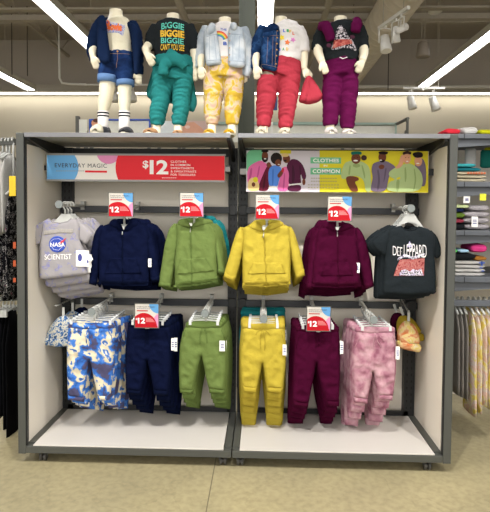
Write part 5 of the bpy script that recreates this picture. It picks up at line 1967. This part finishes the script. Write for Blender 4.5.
shoe('sandal', 209.6, 5.4, M_SHOEY, t, .045, .19, .034, label='yellow sandal')
shoe('sandal', 229.4, 5.4, M_SHOEY, t, .045, .19, .034, label='yellow sandal')

# ---- fourth: denim jacket over one shoulder, white tee, red joggers
t = mannequin('toddler mannequin in red joggers and one shouldered denim jacket, right of the column', (281, 17.5, 6),
    [(282, 28, 10), (283.6, 36, 14), (285, 50, 13), (284, 60, 13), (282, 69, 12), (281, 74, 6)],
    [([(264, 31, 5.4), (257.6, 48, 4.6), (255.6, 62, 3.8, -.03), (256, 69, 2.9, -.05)], (.12, 1), -1), ([(299, 31, 5.6), (303, 46, 4.8), (303.6, 58, 4.4), (304, 69, 3.1)], (.7, .8), 1)],
    [[(270, 73, 7), (266.6, 96, 7.8), (264.4, 112, 5.8), (263.6, 126, 4.4), (263, 135, 4.6)], [(289, 73, 7), (288, 96, 7.6), (286.6, 112, 5.8), (285.6, 126, 4.4), (285, 135, 4.6)]])
tee = worn('tee', [[(281.6, 23.4, 7.6), (283, 26.6, 14), (284.4, 33, 17.6), (285.6, 46, 16.6), (285.6, 61, 15.6)], ([(296.6, 29, 7), (301, 40, 7.4), (302.8, 52, 6.4)], YM, 16, .95)], F_WHITE, t, fold=.005, label='white tee with rainbow lettering and stars')
for s, u, v, h in (('L', 282.6, 33.4, '#2b55c4'), ('I', 286, 33.2, '#2f9a5a'), ('F', 288.6, 33.8, '#e2b52c'), ('L', 291.8, 35.4, '#d8542e'), ('B', 278, 51.2, '#2b55c4'), ('A', 281.8, 51, '#2f9a5a'), ('D', 285.6, 51, '#e2b52c')):
    letter('lettering', s, (u, v, u + 2.2, v + 2.9), YM, plain('print_' + h[1:], h, .6), t, tee, .002, .05)


def star(u, v, r, rot):
    return [(u + (r if k % 2 == 0 else r * .52) * math.sin(math.radians(36 * k + rot)), v - (r if k % 2 == 0 else r * .52) * math.cos(math.radians(36 * k + rot))) for k in range(10)]


patch('star', star(281.4, 41.4, 3.2, -20), YM, plain('star_yellow', '#e9cf2c', .6), t, tee, .002, .004, label='yellow star')
patch('star', star(286.8, 46, 3, 10), YM, plain('star_orange', '#e2712c', .6), t, tee, .002, .004, label='orange star')
patch('star', star(292.4, 43.2, 2.9, 25), YM, plain('star_pink', '#dd86c9', .6), t, tee, .002, .004, label='pink star')
jg = worn('joggers', [[(285.4, 58.6, 15), (283.4, 66, 17.4), (280.4, 76, 18.4)], [(269.6, 77, 10.4), (267, 92, 9.6), (265, 108, 8.2), (264, 118, 7), (263.4, 126, 6.2)], [(289.6, 77, 10.2), (288.4, 92, 9.4), (287, 108, 8), (286, 118, 6.8), (285.6, 127, 6.4)], [(281, 70, 11), (279.4, 79, 7), (279, 84, 3)]],
     F_RED, t, fold=.008, fx=9, fz=34, label='coral red joggers')
strip('drawstring', [(286, 61), (285, 66)], .003, YM, F_RED, t, jg, .003)
strip('pocket_seam', [(297.6, 64), (300, 70)], .002, YM, F_RED, t, jg, .002)
jk = worn('jacket', [([(266, 29, 7.4), (259.6, 40, 7.2), (255.8, 54, 6.4), (255, 69, 5.6)], YM, 16, 1)], F_DENIMJ, t, fold=.004, fz=32, label='mid blue denim jacket sleeve')
pj = puff('jacket_front', [(263, 30), (270, 23), (277, 24), (280, 30), (279.6, 45), (278.4, 60), (276.6, 72), (262, 69), (261, 50)], YM - .078, F_DENIMJ, t, t=.016, r=.02, fold=.003)
puff('jacket_back', [(264, 28), (278, 23), (294, 28), (298, 45), (297, 68), (276, 70), (261, 68)], YM + .085, F_DENIMJ, t, t=.02, r=.04, fold=.005)
puff('collar', [(268.6, 28), (272.6, 22), (279.6, 26.6), (279, 31), (273, 30.6)], YM - .094, F_DENIMJ, t, t=.01, r=.012, fold=.002)
for P in ([(262, 64.6), (277.6, 68)], [(263, 37.4), (279, 36)], [(268, 38), (266.6, 64)], [(273, 37.6), (272, 66)], [(276.6, 30), (275, 68)]):
    strip('jacket_seam', P, .0009, YM - .08, M_STITCH, t, pj, .001)
patch('pocket_flap', [(263.6, 34), (272.6, 32.4), (272.8, 36.4), (263.8, 38)], YM - .08, F_DENIMJ, t, pj, .004, .006)
for v in (31, 38, 44, 50, 56, 64):
    patch('button', ell(277.6 - (v - 31) * .04, v, .8, .8, n=10), YM - .09, M_BRASS, t, pj, .003, .004)
shoe('shoe', 261.4, 6.2, M_SOLE, t, .045, .2, .05, label='cream shoe')
shoe('shoe', 284, 5.8, M_SOLE, t, .045, .2, .044, label='cream shoe')
o = thing('folded_sweatshirt', 'red sweatshirt hanging folded from the hand of the mannequin in red', 'sweatshirt', at(309, 76, YM - .0))
puff('body', [(306.6, 75.6), (310, 75), (313, 78.6), (318.6, 87), (324.4, 97), (318, 102.6), (308, 105), (298, 102), (300.6, 93), (303, 84)], YM + .005, F_RED, o, t=.026, r=.03, fold=.007, fx=28, fz=7)
strip('fold_edge', [(309.6, 78), (308, 88), (305, 103)], .004, YM, F_RED, o, [c for c in o.children], .002)

# ---- fifth: charcoal tee, berry joggers, hoodie over the shoulders
t = mannequin('toddler mannequin in berry joggers with hoodie over its shoulders, rightmost on the rack top', (340.4, 17, 6.2),
    [(340.6, 28, 10), (341, 36, 15), (341, 50, 14), (341, 60, 13), (341, 68, 12), (341, 73, 6)],
    [([(324, 31, 5.6), (318, 44, 5), (317.6, 54, 4.6, -.03), (320.6, 65.5, 3.4, -.07)], (.4, 1), 1), ([(358, 30, 5.6), (362.6, 44, 5), (363, 54, 4.4, -.03), (360, 64.5, 3.4, -.07)], (-.42, 1), 1)],
    [[(333.4, 72, 6.6), (331.8, 94, 7.2), (330.6, 110, 5.6), (330, 124, 4.4), (330, 135, 4.6)], [(348.6, 72, 6.6), (348, 94, 7), (347.6, 110, 5.6), (347.4, 126, 4.4), (347.4, 135, 4.6)]])
tee = worn('tee', [[(340.6, 22.4, 8), (341, 25.6, 15.4), (341, 32, 18), (341, 46, 17), (341, 61.6, 17)], ([(325, 29, 7), (320, 39, 7.2), (317.8, 50, 6.6)], YM, 16, .95), ([(357, 28.6, 7), (361, 39, 7), (362.4, 49, 6.2)], YM, 16, .95)],
           F_CHAR, t, fold=.005, label='charcoal tee with pale and red print')
patch('print', [(338.6, 28), (343.6, 34), (346, 40), (351, 43), (356, 53.6), (352, 53), (346, 51), (331, 53.6), (329.6, 50), (334, 41), (334.6, 34)], YM,
      tiedye('print_bw3', [(.4, '#2a2a30'), (.49, '#cfc8cc'), (.56, '#6d6878'), (.6, '#d8d2d6')], 95, 2, .3, True), t, tee, .002, .005, 1, label='pale printed figures')
patch('print', [(332.6, 43.4), (349.4, 43), (351, 46.6), (343, 49), (331, 52)], YM, tiedye('print_redmix2', [(.35, '#8f3a3c'), (.5, '#b85a50'), (.65, '#c98478')], 60, 3, .4), t, tee, .004, .005, label='faded red printed panel')
worn('joggers', [[(341, 58.4, 15.6), (341, 66, 16.8), (341, 76, 17)], [(333.4, 76, 9.4), (332, 92, 8.8), (331, 108, 7.8), (330.4, 118, 7), (330.2, 125, 6.4)], [(348.8, 76, 9.2), (348.4, 94, 8.6), (347.8, 110, 7.6), (347.4, 120, 6.8), (347.2, 128, 6.4)], [(341, 68, 10), (341, 78, 7), (341, 83, 3)]],
     F_MAR2, t, fold=.008, fx=9, fz=34, label='berry joggers')
strip('drawstring', [(338, 60.6), (341, 62), (345.4, 60.4)], .0025, YM, F_WHITE, t, [o for o in t.children if o.name.startswith('joggers')], .003)
for q in ([(320, 28, 4.4, -.03), (323.6, 30, 5, -.075), (327, 38, 4.8, -.095), (328.8, 46, 4, -.095)], [(358, 28, 4.4, -.03), (355, 26.6, 5.2, -.075), (353, 32, 5, -.1), (352, 37.6, 4.4, -.1)]):
    worn('draped_sleeve', [(q, YM, 14, .8)], F_MAR2, t, fold=.004, label='berry hoodie sleeve hanging over the shoulder')
puff('hoodie_back', [(319, 27), (330, 22), (352, 21), (360, 27), (359, 50), (341, 56), (321, 50)], YM + .085, F_MAR2, t, t=.02, r=.04, fold=.005)
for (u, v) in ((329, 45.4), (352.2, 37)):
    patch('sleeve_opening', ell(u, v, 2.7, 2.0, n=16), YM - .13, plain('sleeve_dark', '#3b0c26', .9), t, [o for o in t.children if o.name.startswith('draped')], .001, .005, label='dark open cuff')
shoe('shoe', 330, 6.6, M_SHOEW, t, .045, .2, .05, label='white shoe')
shoe('shoe', 347.6, 7, M_SHOEW, t, .04, .2, .036, label='white shoe')

# ================================================================== the shelf unit at the right and the rail at the left
M_SHELF = plain('shelf_slate', '#585c62', .5, var=.02)
YS = .36
XA, XB = 1.285, 2.35


def folded(u0, v0, u1, v1, mat, label, cat='folded garment', Y=.40, depth=.26, lumps=.006, group=None, rough=False, name='folded_shirt', tagp=None):
    a, b = at(u0, v1, Y), at(u1, v0, Y)
    x0, x1 = max(a.x, XA + .035), b.x
    z0, z1 = a.z, b.z
    o = thing(name, label, cat, ((x0 + x1) / 2, Y + depth / 2, z0), group)
    V, Fc = [], []
    nx, nt = 20, 16
    seed = random.random() * 40
    for i in range(nx + 1):
        f = i / nx
        e = 1 - abs(2 * f - 1) ** 6
        x = x0 + (x1 - x0) * f
        for k in range(nt):
            t = 2 * PI * k / nt
            cy, cz = math.cos(t), math.sin(t)
            sy = math.copysign(abs(cy) ** .45, cy)
            sz = math.copysign(abs(cz) ** .6, cz)
            h = (z1 - z0) / 2 * (.35 + .65 * e)
            n = noise.noise((x * 14 + seed, sy * 2, sz * 1.2 + seed))
            hh = h * (1 + (.28 * n if rough else .08 * n) * (1 if cz > 0 else 0))
            V.append((x, Y + depth / 2 + sy * depth / 2 * (.9 + .1 * e) + n * lumps, z0 + (z1 - z0) / 2 * (1) + sz * hh - (0 if cz > -.2 else 0)))
    for i in range(nx):
        for k in range(nt):
            Fc.append((i * nt + k, i * nt + (k + 1) % nt, (i + 1) * nt + (k + 1) % nt, (i + 1) * nt + k))
    Fc.append(tuple(range(nt - 1, -1, -1)))
    Fc.append(tuple(nx * nt + k for k in range(nt)))
    b_ = obj('body', V, Fc, mat, o, True)
    register(b_)
    zc = (z0 + z1) / 2
    # folded edge lines along the front
    m = MB()
    for k in (-.25, .25):
        P = []
        for i in range(9):
            x = x0 + (x1 - x0) * (.06 + .88 * i / 8)
            z = zc + k * (z1 - z0)
            P.append((x, front(b_, x, z, Y) - .0003, z))
        m.tube(P, .0022, 5)
    m.build('fold_edge', mat, o, True)
    if tagp:
        tag_card(*tagp, Y - .006, o)
    return o


t = thing('shelf_unit', 'slate grey shelf unit of folded clothes to the right of the rack', 'shelf unit', ((XA + XB) / 2, .7, 0))
for x in (XA + .015, XB - .015):
    MB().box(x - .015, x + .015, YS + .02, YS + .06, 0, at(460, 134, YS).z - .01).build('post', M_SHELF, t)
    MB().box(x - .015, x + .015, .98, 1.02, 0, 2.0).build('post', M_SHELF, t)
MB().box(XA, XB, 1.02, 1.03, .1, 1.97).build('back_panel', M_PANEL, t, label='off white back panel')
LEV = []
for (v0, v1, vf) in ((133.8, 138.6, 148.5), (181.6, 187, 198.6), (230.4, 235.6, 246), (277, 282.6, 293)):
    za, zb, zf = at(470, v1, YS).z, at(470, v0, YS).z, at(470, vf, YS + .03).z
    m = MB().box(XA, XB, YS, 1.0, za, zb, bev=.004)
    sh_ = m.build('shelf', M_SHELF, t)
    m = MB()
    n = 10
    for i in range(n):                                     # deep valance under the lip, cut away towards the middle
        x0_, x1_ = XA + (XB - XA) * i / n, XA + (XB - XA) * (i + 1) / n
        f0, f1 = min(1, abs(i / n - .5) * 2), min(1, abs((i + 1) / n - .5) * 2)
        d0, d1 = za - (za - zf) * (.35 + .65 * f0), za - (za - zf) * (.35 + .65 * f1)
        m.add([(x0_, YS + .03, d0), (x1_, YS + .03, d1), (x1_, YS + .03, za), (x0_, YS + .03, za), (x0_, YS + .05, d0), (x1_, YS + .05, d1), (x1_, YS + .05, za), (x0_, YS + .05, za)],
              [(0, 1, 2, 3), (7, 6, 5, 4), (0, 4, 5, 1), (1, 5, 6, 2), (2, 6, 7, 3), (3, 7, 4, 0)])
    m.build('valance', M_SHELF, t, label='slate front rail under the shelf lip')
    MB().box(at(464.5, v0, YS).x - .002, at(464.5, v0, YS).x + .002, YS - .002, YS + .004, za, zb).build('lip_joint', M_SLOT, sh_)
    LEV.append(zb)
zr0, zr1 = at(470, 306, YS + .05).z, at(470, 300, YS + .05).z
MB().box(XA + .03, XB - .03, YS + .04, YS + .06, zr0, zr1, bev=.003).build('hanging_rail', M_SHELF, t)
for x in (XA + .05, XB - .06):
    MB().box(x, x + .012, YS + .06, 1.0, zr0, zr1).build('rail_arm', M_SHELF, t)


def settle(o, z):
    o.location.z = z
    for q in [o] + list(o.children_recursive):
        ORG[q.name] = Vector(o.location)
    return o


ff = lambda n, h, **k: fabric('shelf_' + n, h, .12, **k)
# top of the unit
settle(folded(444, 127.5, 461, 134, ff('red', '#c5303c'), 'crumpled red garment on top of the shelf unit beside the rack', depth=.2, rough=True), LEV[0] + .001)
settle(folded(463, 125.4, 478.5, 134, ff('white', '#bebcb8'), 'crumpled white garment on top of the shelf unit', depth=.24, rough=True), LEV[0] + .001)
settle(folded(479.5, 128, 494, 134, ff('lime', '#b9b81f'), 'bright yellow garment on top of the shelf unit', depth=.24, rough=True), LEV[0] + .001)
# first shelf
z = LEV[1]
CR = ff('cream', '#b5ab92')
M_PRT = plain('print_rust', '#c2623a', .7)
for k in range(3):
    o = settle(folded(458 + k * .4, 0, 492, 3.7, CR, ['lowest', 'middle', 'upper'][k] + ' cream folded tee in the stack on the upper shelf', Y=.40, group='cream folded tees'), z)
    z += .0225
m = MB()
x0 = at(467, 176, .4).x
for k in range(7):
    m.box(x0 + k * .017, x0 + k * .017 + .011, .3935, .395, z - .018, z - .006)
m.build('lettering', M_PRT, o, label='small rust coloured print')
for k, (n, h, l) in enumerate((('tealdark', '#1f6670', 'dark teal folded garment on the cream stack of the upper shelf'), ('sea', '#3e9aa0', 'sea green folded garment on top of the upper shelf stack'))):
    o = settle(folded(458 + k * 1.2, 0, [486, 481][k], 4.4, ff(n, h), l, rough=True, Y=.41), z)
    z += .026
o = thing('hanging_tee', 'white printed tee hanging at the back of the upper shelf', 'tee shirt', at(470, 152, .62))
puff('body', [(465, 148), (476, 148), (476, 166), (464.6, 166)], .62, ff('white', '#bebcb8'), o, t=.012)
o = thing('hanging_tee', 'dark green tee hanging at the back of the upper shelf', 'tee shirt', at(485, 152, .62))
puff('body', [(480.5, 150), (494, 150), (494, 168), (480, 168)], .62, ff('green', '#1d6258'), o, t=.012)
o = thing('hanging_tee', 'yellow garment hanging at the back of the upper shelf behind the green tee', 'tee shirt', at(490, 146, .68))
puff('body', [(484, 147.6), (496, 146.6), (496, 156), (484, 156)], .68, ff('lime', '#b9b81f'), o, t=.012)
# second shelf
z = LEV[2]
o = settle(folded(456, 0, 471, 7, ff('black', '#1f2124'), 'black folded garment at the bottom left of the middle shelf', rough=True), z)
o = settle(folded(455, 0, 470, 5, ff('berry', '#8e3a4a'), 'dark red folded garment above the black one on the middle shelf', rough=True, depth=.2), z + .042)
o = settle(folded(455.5, 0, 471, 6.4, ff('moss', '#5c7430'), 'moss green folded garment near the top of the middle shelf', rough=True), z + .074)
o = settle(folded(458, 0, 470, 4, ff('ink', '#1d2547'), 'dark blue folded garment lying on the moss green one', rough=True, depth=.2), z + .114)
o = settle(folded(457, 0, 475, 4, ff('palegreen', '#c3cf9c'), 'pale green folded garment topmost at the left of the middle shelf', rough=True, depth=.22), z + .139)
GS = tiedye('shelf_greyprint', [(.4, '#979296'), (.55, '#aaa5a8'), (.63, '#7d787e'), (.68, '#c4bfc1')], 60, 2, .3)
for k in range(4):
    o = settle(folded(470.5 - k * .5 + (5 if k > 2 else 0), 0, 496, 6.6, GS, ['lowest', 'second', 'third', 'topmost'][k] + ' pale grey printed shirt in the pile on the middle shelf', rough=True, group='pale grey printed shirts',
                      tagp=None), z + .002 + k * .0395)
tag_card(471.4, 216.6, 478, 227, .385, o)
o = thing('price_card', 'small white card under the lip of the upper shelf', 'tag', at(466, 203, YS + .028))
tag_card(463.4, 196.4, 470, 203, YS + .028, o)
o = thing('price_card', 'yellow card under the lip of the upper shelf', 'tag', at(485, 200, YS + .028))
MB().box(at(481.6, 200, YS).x, at(488, 200, YS).x, YS + .0265, YS + .0285, at(484, 200.4, YS).z, at(484, 193.6, YS).z).build('card', plain('card_yellow', '#dfe02a', .5), o)
# third shelf
z = LEV[3]
WS = ff('white', '#bebcb8')
for k in range(4):
    o = settle(folded(456 + k * .3, 0, 493, 4.1, WS, ['lowest', 'second', 'third', 'topmost'][k] + ' white folded tee in the stack on the lower shelf', group='white folded tees'), z)
    z += .0247
m = MB()
x0 = at(478.5, 266, .4).x
for (a, b, c, d) in ((0, .035, .0, .008), (.012, .022, -.014, .014), (.004, .02, -.03, -.024), (.016, .032, -.05, -.044)):
    m.box(x0 + a, x0 + b, .3905, .3925, z - .016 + c, z - .016 + d)
m.build('print_mark', plain('print_royal', '#2d55b5', .6), o, label='small royal blue print')
settle(folded(481, 0, 494, 4.6, ff('rust', '#9a6a2e'), 'rust brown folded garment at the right of the white stack', rough=True, depth=.2), z)
settle(folded(455, 0, 483, 8, ff('black', '#1f2124'), 'black folded garment on the white stack of the lower shelf', rough=True, tagp=(465, 252, 469, 259)), z + .0)
settle(folded(454.5, 0, 464, 4.2, ff('mint', '#5fbf6a'), 'bright green folded garment on the black one of the lower shelf', rough=True, depth=.2), z + .05)
settle(folded(464.6, 0, 476, 3.6, ff('sky', '#9fc0d6'), 'pale blue and white garment beside the green one on the lower shelf', rough=True, depth=.2), z + .05)
settle(folded(477.6, 0, 494, 9.4, ff('pink', '#c93f7e'), 'hot pink folded garment on the right of the lower shelf', depth=.2), z + .05)


def edge_on(name, label, cat, u, v0, v1, hw, mat, Y, depth, group=None, lean=0, jag=0, part='body', hanger=None):
    "a garment hanging side on: narrow across, deep front to back"
    o = thing(name, label, cat, at(u, v0, Y), group)
    n = 9
    R = []
    for i in range(n):
        f = i / (n - 1)
        w = hw * (.55 + .45 * min(1, f * 5)) * (1 + .1 * math.sin(f * 9 + u))
        dd = depth * (.35 + .65 * min(1, f * 5)) * (1 - .12 * f)
        R.append((u + lean * f, v0 + (v1 - v0) * f, w, 0, dd / (w / ppm(Y))))
    V, Fc = loft(R, Y, 20)
    V2 = []
    for v in V:
        c = crease(v.y, v.z * .4, 26, 5, u)
        V2.append(v + Vector((c * .004, 0, jag * noise.noise((v.x * 40, v.y * 30, u)) * (1 if v.z < at(u, v1 - 4, Y).z else 0))))
    b_ = obj(part, V2, [tuple(reversed(q)) for q in Fc], mat, o, True)
    b_.data.update()
    bm = bmesh.new()
    bm.from_mesh(b_.data)
    bmesh.ops.recalc_face_normals(bm, faces=bm.faces[:])
    bm.to_mesh(b_.data)
    bm.free()
    z = at(u, v0, Y).z
    x = at(u, v0, Y).x
    m = MB()
    if hanger:
        zr = hanger
        P = [(x, Y - .018, zr - .004)]
        for k in range(9):
            a = math.radians(180 - 200 * k / 8)
            P.append((x, Y + .018 * math.cos(a), zr + .018 * math.sin(a)))
        P += [(x, Y + .004, zr - .03), (x, Y, z - .01)]
        m.tube(P, .006, 6)
        m.tube([(x, Y - depth * .8, z - .03), (x, Y - .02, z + .004), (x, Y + .02, z + .004), (x, Y + depth * .8, z - .03)], .008, 6)
        h = m.build('hanger', M_PLASTIC, o, True, label='white plastic hanger')
    return o


ZRR = (zr0 + zr1) / 2 + .01
F_HEATH = fabric('heather_grey', '#85807a', .1)
F_TDY2 = tiedye('tie_dye_sun', [(.3, '#c9ad50'), (.42, '#d2c067'), (.5, '#d3c8b4'), (.57, '#cda792'), (.64, '#c8bcb8'), (.75, '#ccb554')], 12, 3, 1.0)
for k, (u, v1) in enumerate(((452.6, 391), (456.6, 393), (461, 395.5))):
    edge_on('hanging_joggers', ['leftmost', 'middle', 'right hand'][k] + ' heather grey joggers on the rail under the shelves', 'joggers', u + 1, 307, v1, 2.1, F_HEATH, .47, .1, 'grey joggers on the right rail', 0, 0, 'legs', ZRR)
for k, (u, v1) in enumerate(((468.4, 411), (473.6, 408), (478.6, 401), (484, 404), (489.6, 402))):
    edge_on('hanging_joggers', ['first', 'second', 'third', 'fourth', 'fifth'][k] + ' yellow tie dyed joggers from the left on the right rail', 'joggers', u, 307, v1, 2.7, F_TDY2, .47, .12, 'yellow tie dyed joggers on the right rail', .8, 0, 'legs', ZRR)

# ------------------------------------------------------------------ clothes rail at the left edge
YL = .42
zb_ = at(8, 141, YL).z
zb2 = at(8, 299, YL).z
xr_ = at(15.4, 141, YL).x
XL0 = -2.05
t = thing('clothes_rail', 'grey clothes rail with shirts and trousers left of the rack', 'clothes rail', ((XL0 + xr_) / 2, YL, 0))
hb = 4.2 / ppm(YL)
MB().box(XL0, xr_, YL - .012, YL + .012, zb_ - hb, zb_ + hb * .6, bev=.003).build('rail', M_GREY, t)
MB().box(XL0, xr_ - .02, YL - .012, YL + .012, zb2 - .012, zb2 + .012, bev=.003).build('rail', M_GREY, t)
for (x, y) in ((XL0 + .02, YL), ):
    MB().box(x - .02, x + .02, y - .02, y + .02, .0, zb_ + .03).build('post', M_GREY, t)
MB().box(XL0, XL0 + .04, YL - .3, YL + .3, 0.0, .04).build('foot', M_GREY, t)
MB().box(xr_ - .03, xr_ + .005, YL + .3, YL + .34, .0, zb_ + .03).build('post', M_GREY, t)
for zz in (zb_, zb2):
    MB().box(xr_ - .02, xr_ - .0, YL + .01, YL + .31, zz - .012, zz + .012).build('rail_arm', M_GREY, t)
F_LG = fabric('jersey_pale_grey', '#bdbbb6', .06)
F_PAT = tiedye('print_blackmix', [(.42, '#17171a'), (.5, '#8d8a88'), (.53, '#1b1b1e'), (.6, '#c9c4c0'), (.63, '#202024'), (.7, '#9a6a78')], 26, 2, .4, True)
SH = []
for k, u in enumerate((-1.5, 2.6, 6.4, 9.6)):
    SH[:1] = [edge_on('hanging_shirt', ['first', 'second', 'third', 'fourth'][k] + ' pale grey shirt from the left on the rail', 'shirt', u, 153 + k * .6, 237 - k * 2, 2.6, F_LG, YL, .13, 'pale grey shirts on the left rail', 1.0, 0, 'body', zb_)]
for k, (u, v1) in enumerate(((3.4, 294), (8.4, 299))):
    edge_on('hanging_shirt', ['dark patterned shirt under the pale grey shirts at the left edge', 'second dark patterned shirt, nearer the rack than the first'][k], 'shirt', u, 170 if k else 172, v1, 2.4, F_PAT, YL + .03, .09, 'dark patterned shirts on the left rail', .6, 0, 'body', zb_)
SH.append(edge_on('hanging_shirt', 'black shirt with white and pink print right beside the rack post', 'shirt', 13.4, 190, 298, 2.3, F_PAT, YL - .02, .12, None, .8, 0, 'body', zb_))
a_, b_ = at(9.2, 196, YL - .16), at(15.6, 176, YL - .16)
MB().box(a_.x, b_.x, YL - .16, YL - .158, a_.z, b_.z).build('sale_tag', plain('card_gold', '#e0bb14', .5), SH[0], label='yellow sale tag')
for k, (v0, v1) in enumerate(((242, 248.6), (260.4, 266.6), (278, 282.4))):
    q0, q1 = at(13, v1, YL - .15), at(15.8, v0, YL - .15)
    MB().box(q0.x, q1.x, YL - .15, YL - .146, q0.z, q1.z, bev=.001).build('size_tag', plain('tag_orange', '#b94f20', .5), SH[1], label='orange size tag')
F_BLK = fabric('fleece_black', '#0f0f11', .15)
for k, (u, v1) in enumerate(((-1, 398), (2.4, 408), (6.0, 412), (9.6, 424), (13, 433))):
    o = edge_on('hanging_joggers', ['leftmost', 'second', 'third', 'fourth', 'rightmost'][k] + ' black joggers on the low rail at the left edge', 'joggers', u, 311, v1, 2.0, F_BLK, YL, .11, 'black joggers on the left rail', .5, .02, 'legs')
    x = at(u, 311, YL).x
    z = at(u, 311, YL).z
    m = MB()
    m.tube([(x, YL - .1, z + .008), (x, YL - .02, z + .02), (x, YL + .1, z + .008)], .005, 6)
    P = []
    for i in range(9):
        a = math.radians(200 - 220 * i / 8)
        P.append((x, YL + .02 * math.cos(a), zb2 + .02 * math.sin(a)))
    m.tube(P + [(x, YL, z + .018)], .004, 6)
    for yy in (-.1, .09):
        m.box(x - .011, x + .011, YL + yy - .01, YL + yy + .01, z - .02, z + .025, bev=.002)
    m.build('hanger', M_PLASTIC, o, label='white clip hanger')

# ================================================================== light and view
def spot(x, y, z, tx, ty, tz, w, ang=70, size=.05, col=(1, .97, .93)):
    L = bpy.data.lights.new('track_and_fill_spot', 'SPOT')
    L.energy = w
    L.spot_size = math.radians(ang)
    L.spot_blend = .45
    L.shadow_soft_size = size
    L.color = col
    o = bpy.data.objects.new('track_and_fill_spot', L)
    COL.objects.link(o)
    o.location = (x, y, z)
    o.rotation_euler = (Vector((tx, ty, tz)) - Vector((x, y, z))).to_track_quat('-Z', 'Y').to_euler()
    return o


for x, tx in ((-1.7, -.6), (.1, .1), (1.9, .7)):
    spot(x, -1.75, 3.75, tx, .1, .45, 235, 56, .03)
for x, tx in ((-3.2, -.5), (-1.1, -.3), (1.3, .4), (3.4, .6)):
    spot(x, -5.2, 3.5, tx, .3, 1.35, 25, 55, .12, (1, .975, .95))  # added low fill from the front for the rack interior, no known lamps
W = bpy.data.worlds.new('world')
SC.world = W
W.use_nodes = True
W.node_tree.nodes['Background'].inputs['Color'].default_value = (1, .985, .96, 1)
W.node_tree.nodes['Background'].inputs['Strength'].default_value = 1.95
vs = SC.view_settings
vs.view_transform = 'Standard'
vs.look = 'None'
vs.gamma = 1
vs.use_curve_mapping = False
vs.exposure = .3
bpy.context.view_layer.update()
